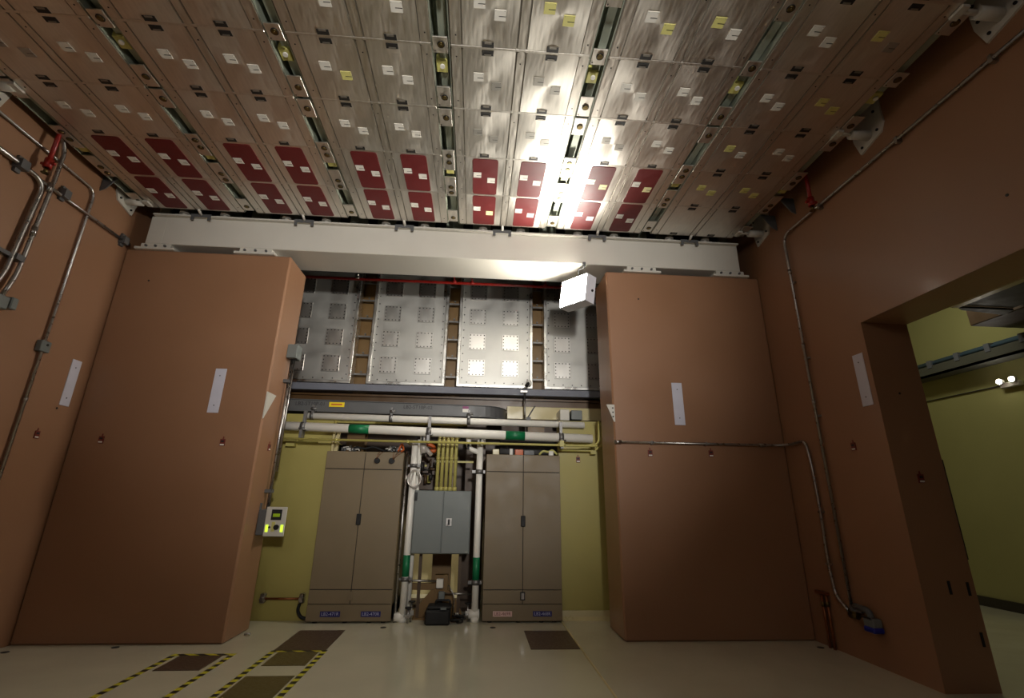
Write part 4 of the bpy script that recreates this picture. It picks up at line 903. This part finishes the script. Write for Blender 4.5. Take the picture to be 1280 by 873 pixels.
# white bracket arms tying the ceiling bays to the walls
def tie(y, x, sgn, lab, edge):
    t = thing('tie_bracket', (x, y, 4.85), lab, 'bracket', 'white tie brackets at the ceiling edge')
    z = 5.15
    pl = MB().prism([(y-0.19, z+0.02), (y-0.14, z-0.07), (y+0.14, z-0.13), (y+0.19, z+0.06), (y+0.19, z+0.34), (y-0.19, z+0.34)], 0, x, x+sgn*0.02)
    for (dy, dz) in ((-0.11, -0.02), (0.1, -0.07), (0.14, 0.1), (-0.12, 0.2), (0.14, 0.27)): pl.cyl((x+sgn*0.02, y+dy, z+dz), (x+sgn*0.032, y+dy, z+dz), 0.014, 8, 1)
    part('wall_plate', pl, ['white_steel', 'dark'], t)
    part('sleeve', MB().cyl((x+sgn*0.02, y, z), (x+sgn*0.22, y, z), 0.05, 14), 'white_steel', t)
    part('rod', MB().cyl((x+sgn*0.22, y, z), (edge, y, z), 0.022, 10), 'white_steel', t)
    part('end_clip', MB().box(edge-0.03, edge+0.03, y-0.06, y+0.06, ZC-0.03, ZC-0.005), 'white_steel', t)
tie(at(165, 258, 0, XL+0.1).y, XL, 1, 'white tie bracket on the left wall next to the beam end', GX[0]+0.1)
tie(at(945, 290, 0, XR-0.1).y, XR, -1, 'white tie bracket on the right wall next to the beam end', GX[6]-0.06)
tie(at(1075, 172, 0, XR-0.12).y, XR, -1, 'white tie bracket on the right wall halfway along the ceiling edge', GX[6]-0.06)
tie(at(1236, 12, 0, XR-0.1).y, XR, -1, 'white tie bracket at the top right corner of the view', GX[6]-0.06)
tie(3.92, XL, 1, 'white tie bracket at the left frame edge below the ceiling', GX[0]+0.06)
def angle_clip(y, x, sgn, lab):
    solo('angle_clip', MB().prism([(x, 5.25), (x+sgn*0.2, 5.25), (x+sgn*0.06, 5.05), (x, 5.02)], 1, y, y+0.012), 'dark_grey', lab, 'bracket', 'dark angle clips at the ceiling edge')
angle_clip(5.38, XL, 1, 'dark angle clip on the left wall just before the white tie bracket')
angle_clip(5.45, XR, -1, 'dark angle clip on the right wall just before the last white tie bracket')
angle_clip(5.05, XR, -1, 'dark angle clip on the right wall by the red sprinkler drop')
# wall anchors (little holes)
for (u, v, ax, val, sgn, lab) in ((71, 510.5, 0, XL, 1, 'small dark anchor hole under the pale plate of the left wall'), (186, 351, 1, YF, 1, 'small dark anchor hole high on the left pier'), (798, 374, 1, YF, 1, 'small dark anchor hole high on the right pier'), (1259, 244, 0, XR, -1, 'small dark anchor hole high on the right wall'), (1124.5, 492, 1, OP1, 1, 'small dark anchor hole on the jamb of the right opening')):
    p = at(u, v, ax, val)
    e = Vector((0, -0.004, 0)) if ax == 1 else Vector((sgn*0.004, 0, 0))
    solo('anchor_hole', MB().cyl(p, p+e, 0.012, 8), 'dark', lab, 'anchor hole', 'anchor holes')

# ------------------------------------------------------------------ floor: grates, tape, anchors
def grate(x0, x1, y0, y1, m, lab):
    solo('floor_grate', MB().box(x0, x1, y0, y1, 0, 0.004, 0, 0.001), m, lab, 'floor grate', 'flush floor plates')
grate(-1.975, -1.455, 5.80, 6.60, 'mat_brown', 'dark floor plate in front of the left cabinet, behind the striped tape')
grate(0.66, 1.185, 5.787, 6.54, 'mat_brown', 'dark floor plate in front of the right cabinet')
grate(-1.905, -1.508, 5.33, 5.75, 'mat_olive', 'olive floor plate inside the striped tape, nearest the left cabinet')
grate(-1.92, -1.505, 4.5, 5.05, 'mat_olive', 'olive floor plate at the bottom frame edge inside the striped tape')
grate(-2.80, -2.395, 5.22, 5.65, 'mat_brown', 'brown floor plate inside the striped tape before the left pier')
def tape(x0, x1, y0, y1, lab):
    t = thing('hazard_tape', ((x0+x1)/2, (y0+y1)/2, 0), lab, 'tape', 'yellow and black floor tape')
    w_ = 0.05
    part('tape_strip', MB().box(x0-w_, x0, y0, y1+w_, 0, 0.002), 'tape_yb', t)
    part('tape_strip', MB().box(x1, x1+w_, y0, y1+w_, 0, 0.002), 'tape_yb', t)
    part('tape_strip', MB().box(x0, x1, y1, y1+w_, 0, 0.002), 'tape_diag', t)
tape(-1.945, -1.485, 4.2, 5.76, 'yellow and black tape around the olive floor plates')
tape(-2.845, -2.345, 4.2, 5.665, 'yellow and black tape around the brown plate before the left pier')
for (u, v, lab) in ((6, 816, 'dark floor anchor by the left wall'), (144, 810, 'dark floor anchor in front of the left pier'), (479, 785, 'dark floor anchor before the left cabinet'), (616, 785, 'dark floor anchor before the right cabinet'), (1026, 810, 'dark floor anchor in the right corner')):
    p = at(u, v, 2, 0)
    solo('floor_anchor', MB().cyl((p.x, p.y, 0), (p.x, p.y, 0.004), 0.035, 12), 'dark', lab, 'floor anchor', 'round floor anchors')
p = at(309, 795, 2, 0)
solo('plastic_wrap', MB().tube([(p.x-0.03, p.y, 0.012), (p.x+0.0, p.y-0.02, 0.03), (p.x+0.03, p.y, 0.014), (p.x+0.01, p.y+0.03, 0.02), (p.x-0.03, p.y, 0.012)], 0.010, 6, 0, 0.02), 'clear', 'small crumpled clear plastic bit on the floor at the left pier corner', 'scrap')

# ------------------------------------------------------------------ room beyond the right opening
ra, rb_ = at(1145, 462, 0, RX-0.3), at(1280, 421, 0, RX-0.3)
rz = (ra.z+rb_.z)/2
rt_ = thing('wall_cable_tray', (RX-0.1, 6, rz-0.2), 'grey cable tray with blue cables on the yellow green wall beyond the opening', 'cable tray')
part('tray_body', MB().box(RX-0.3, RX, 1, 8.6, rz-0.20, rz-0.16).box(RX-0.3, RX-0.28, 1, 8.6, rz-0.2, rz-0.02), 'tray_grey', rt_)
part('blue_cable', MB().cyl((RX-0.25, 1, rz+0.02), (RX-0.25, 8.6, rz+0.02), 0.03, 8).cyl((RX-0.2, 1, rz+0.06), (RX-0.2, 8.6, rz+0.06), 0.025, 8), 'tray_blue', rt_, 'blue cables lying in the tray')
for i in range(9): part('cable_clip', MB().box(RX-0.31, RX-0.15, 4.0+0.5*i, 4.08+0.5*i, rz-0.06, rz+0.07), 'blue_grey', rt_)
ea, eb_ = at(1249, 477.5, 0, RX-0.12), at(1264.5, 474, 0, RX-0.12)
el = thing('emergency_light', (RX-0.05, (ea.y+eb_.y)/2, ea.z-0.08), 'twin headed emergency light shining on the yellow green wall', 'lamp')
part('light_body', MB().box(RX-0.08, RX, min(ea.y, eb_.y)-0.05, max(ea.y, eb_.y)+0.05, ea.z-0.1, ea.z-0.02, 0, 0.01), 'white_steel', el)
for p in (ea, eb_):
    part('lamp_head', MB().cyl((RX-0.08, p.y, p.z), (RX-0.12, p.y, p.z), 0.045, 14), 'white_steel', el)
    part('bulb', MB().cyl((RX-0.12, p.y, p.z), (RX-0.135, p.y, p.z), 0.034, 14), 'bulb', el)
wc = at(1156, 497, 0, RX-0.02)
solo('thin_conduit', MB().cyl((RX-0.015, ea.y, ea.z-0.04), (RX-0.015, 8.6, ea.z-0.04), 0.010, 6), 'duct', 'thin conduit along the yellow green wall from the emergency light', 'conduit')
du = thing('air_duct', (6.7, 4.0, 3.97), 'dark air duct with a light flange under the ceiling beyond the right opening', 'duct')
part('duct_body', MB().box(6.3, 7.1, 0.0, 5.45, 4.02, 4.7, 0, 0.01), 'duct', du)
part('side_flange', MB().box(6.2, 6.3, 0.0, 5.45, 3.985, 4.02), 'base', du)
part('end_flange', MB().prism([(6.3, 5.45), (7.1, 5.45), (7.15, 5.62), (6.42, 5.52)], 2, 3.99, 4.02), 'duct', du)
du2 = thing('air_duct', (7.3, 4.0, 4.1), 'lower dark duct box right behind the flanged air duct beyond the opening', 'duct')
part('duct_body', MB().box(7.16, 8.0, 0.0, 6.1, 4.0, 4.7, 0, 0.01), 'dark_brown', du2)
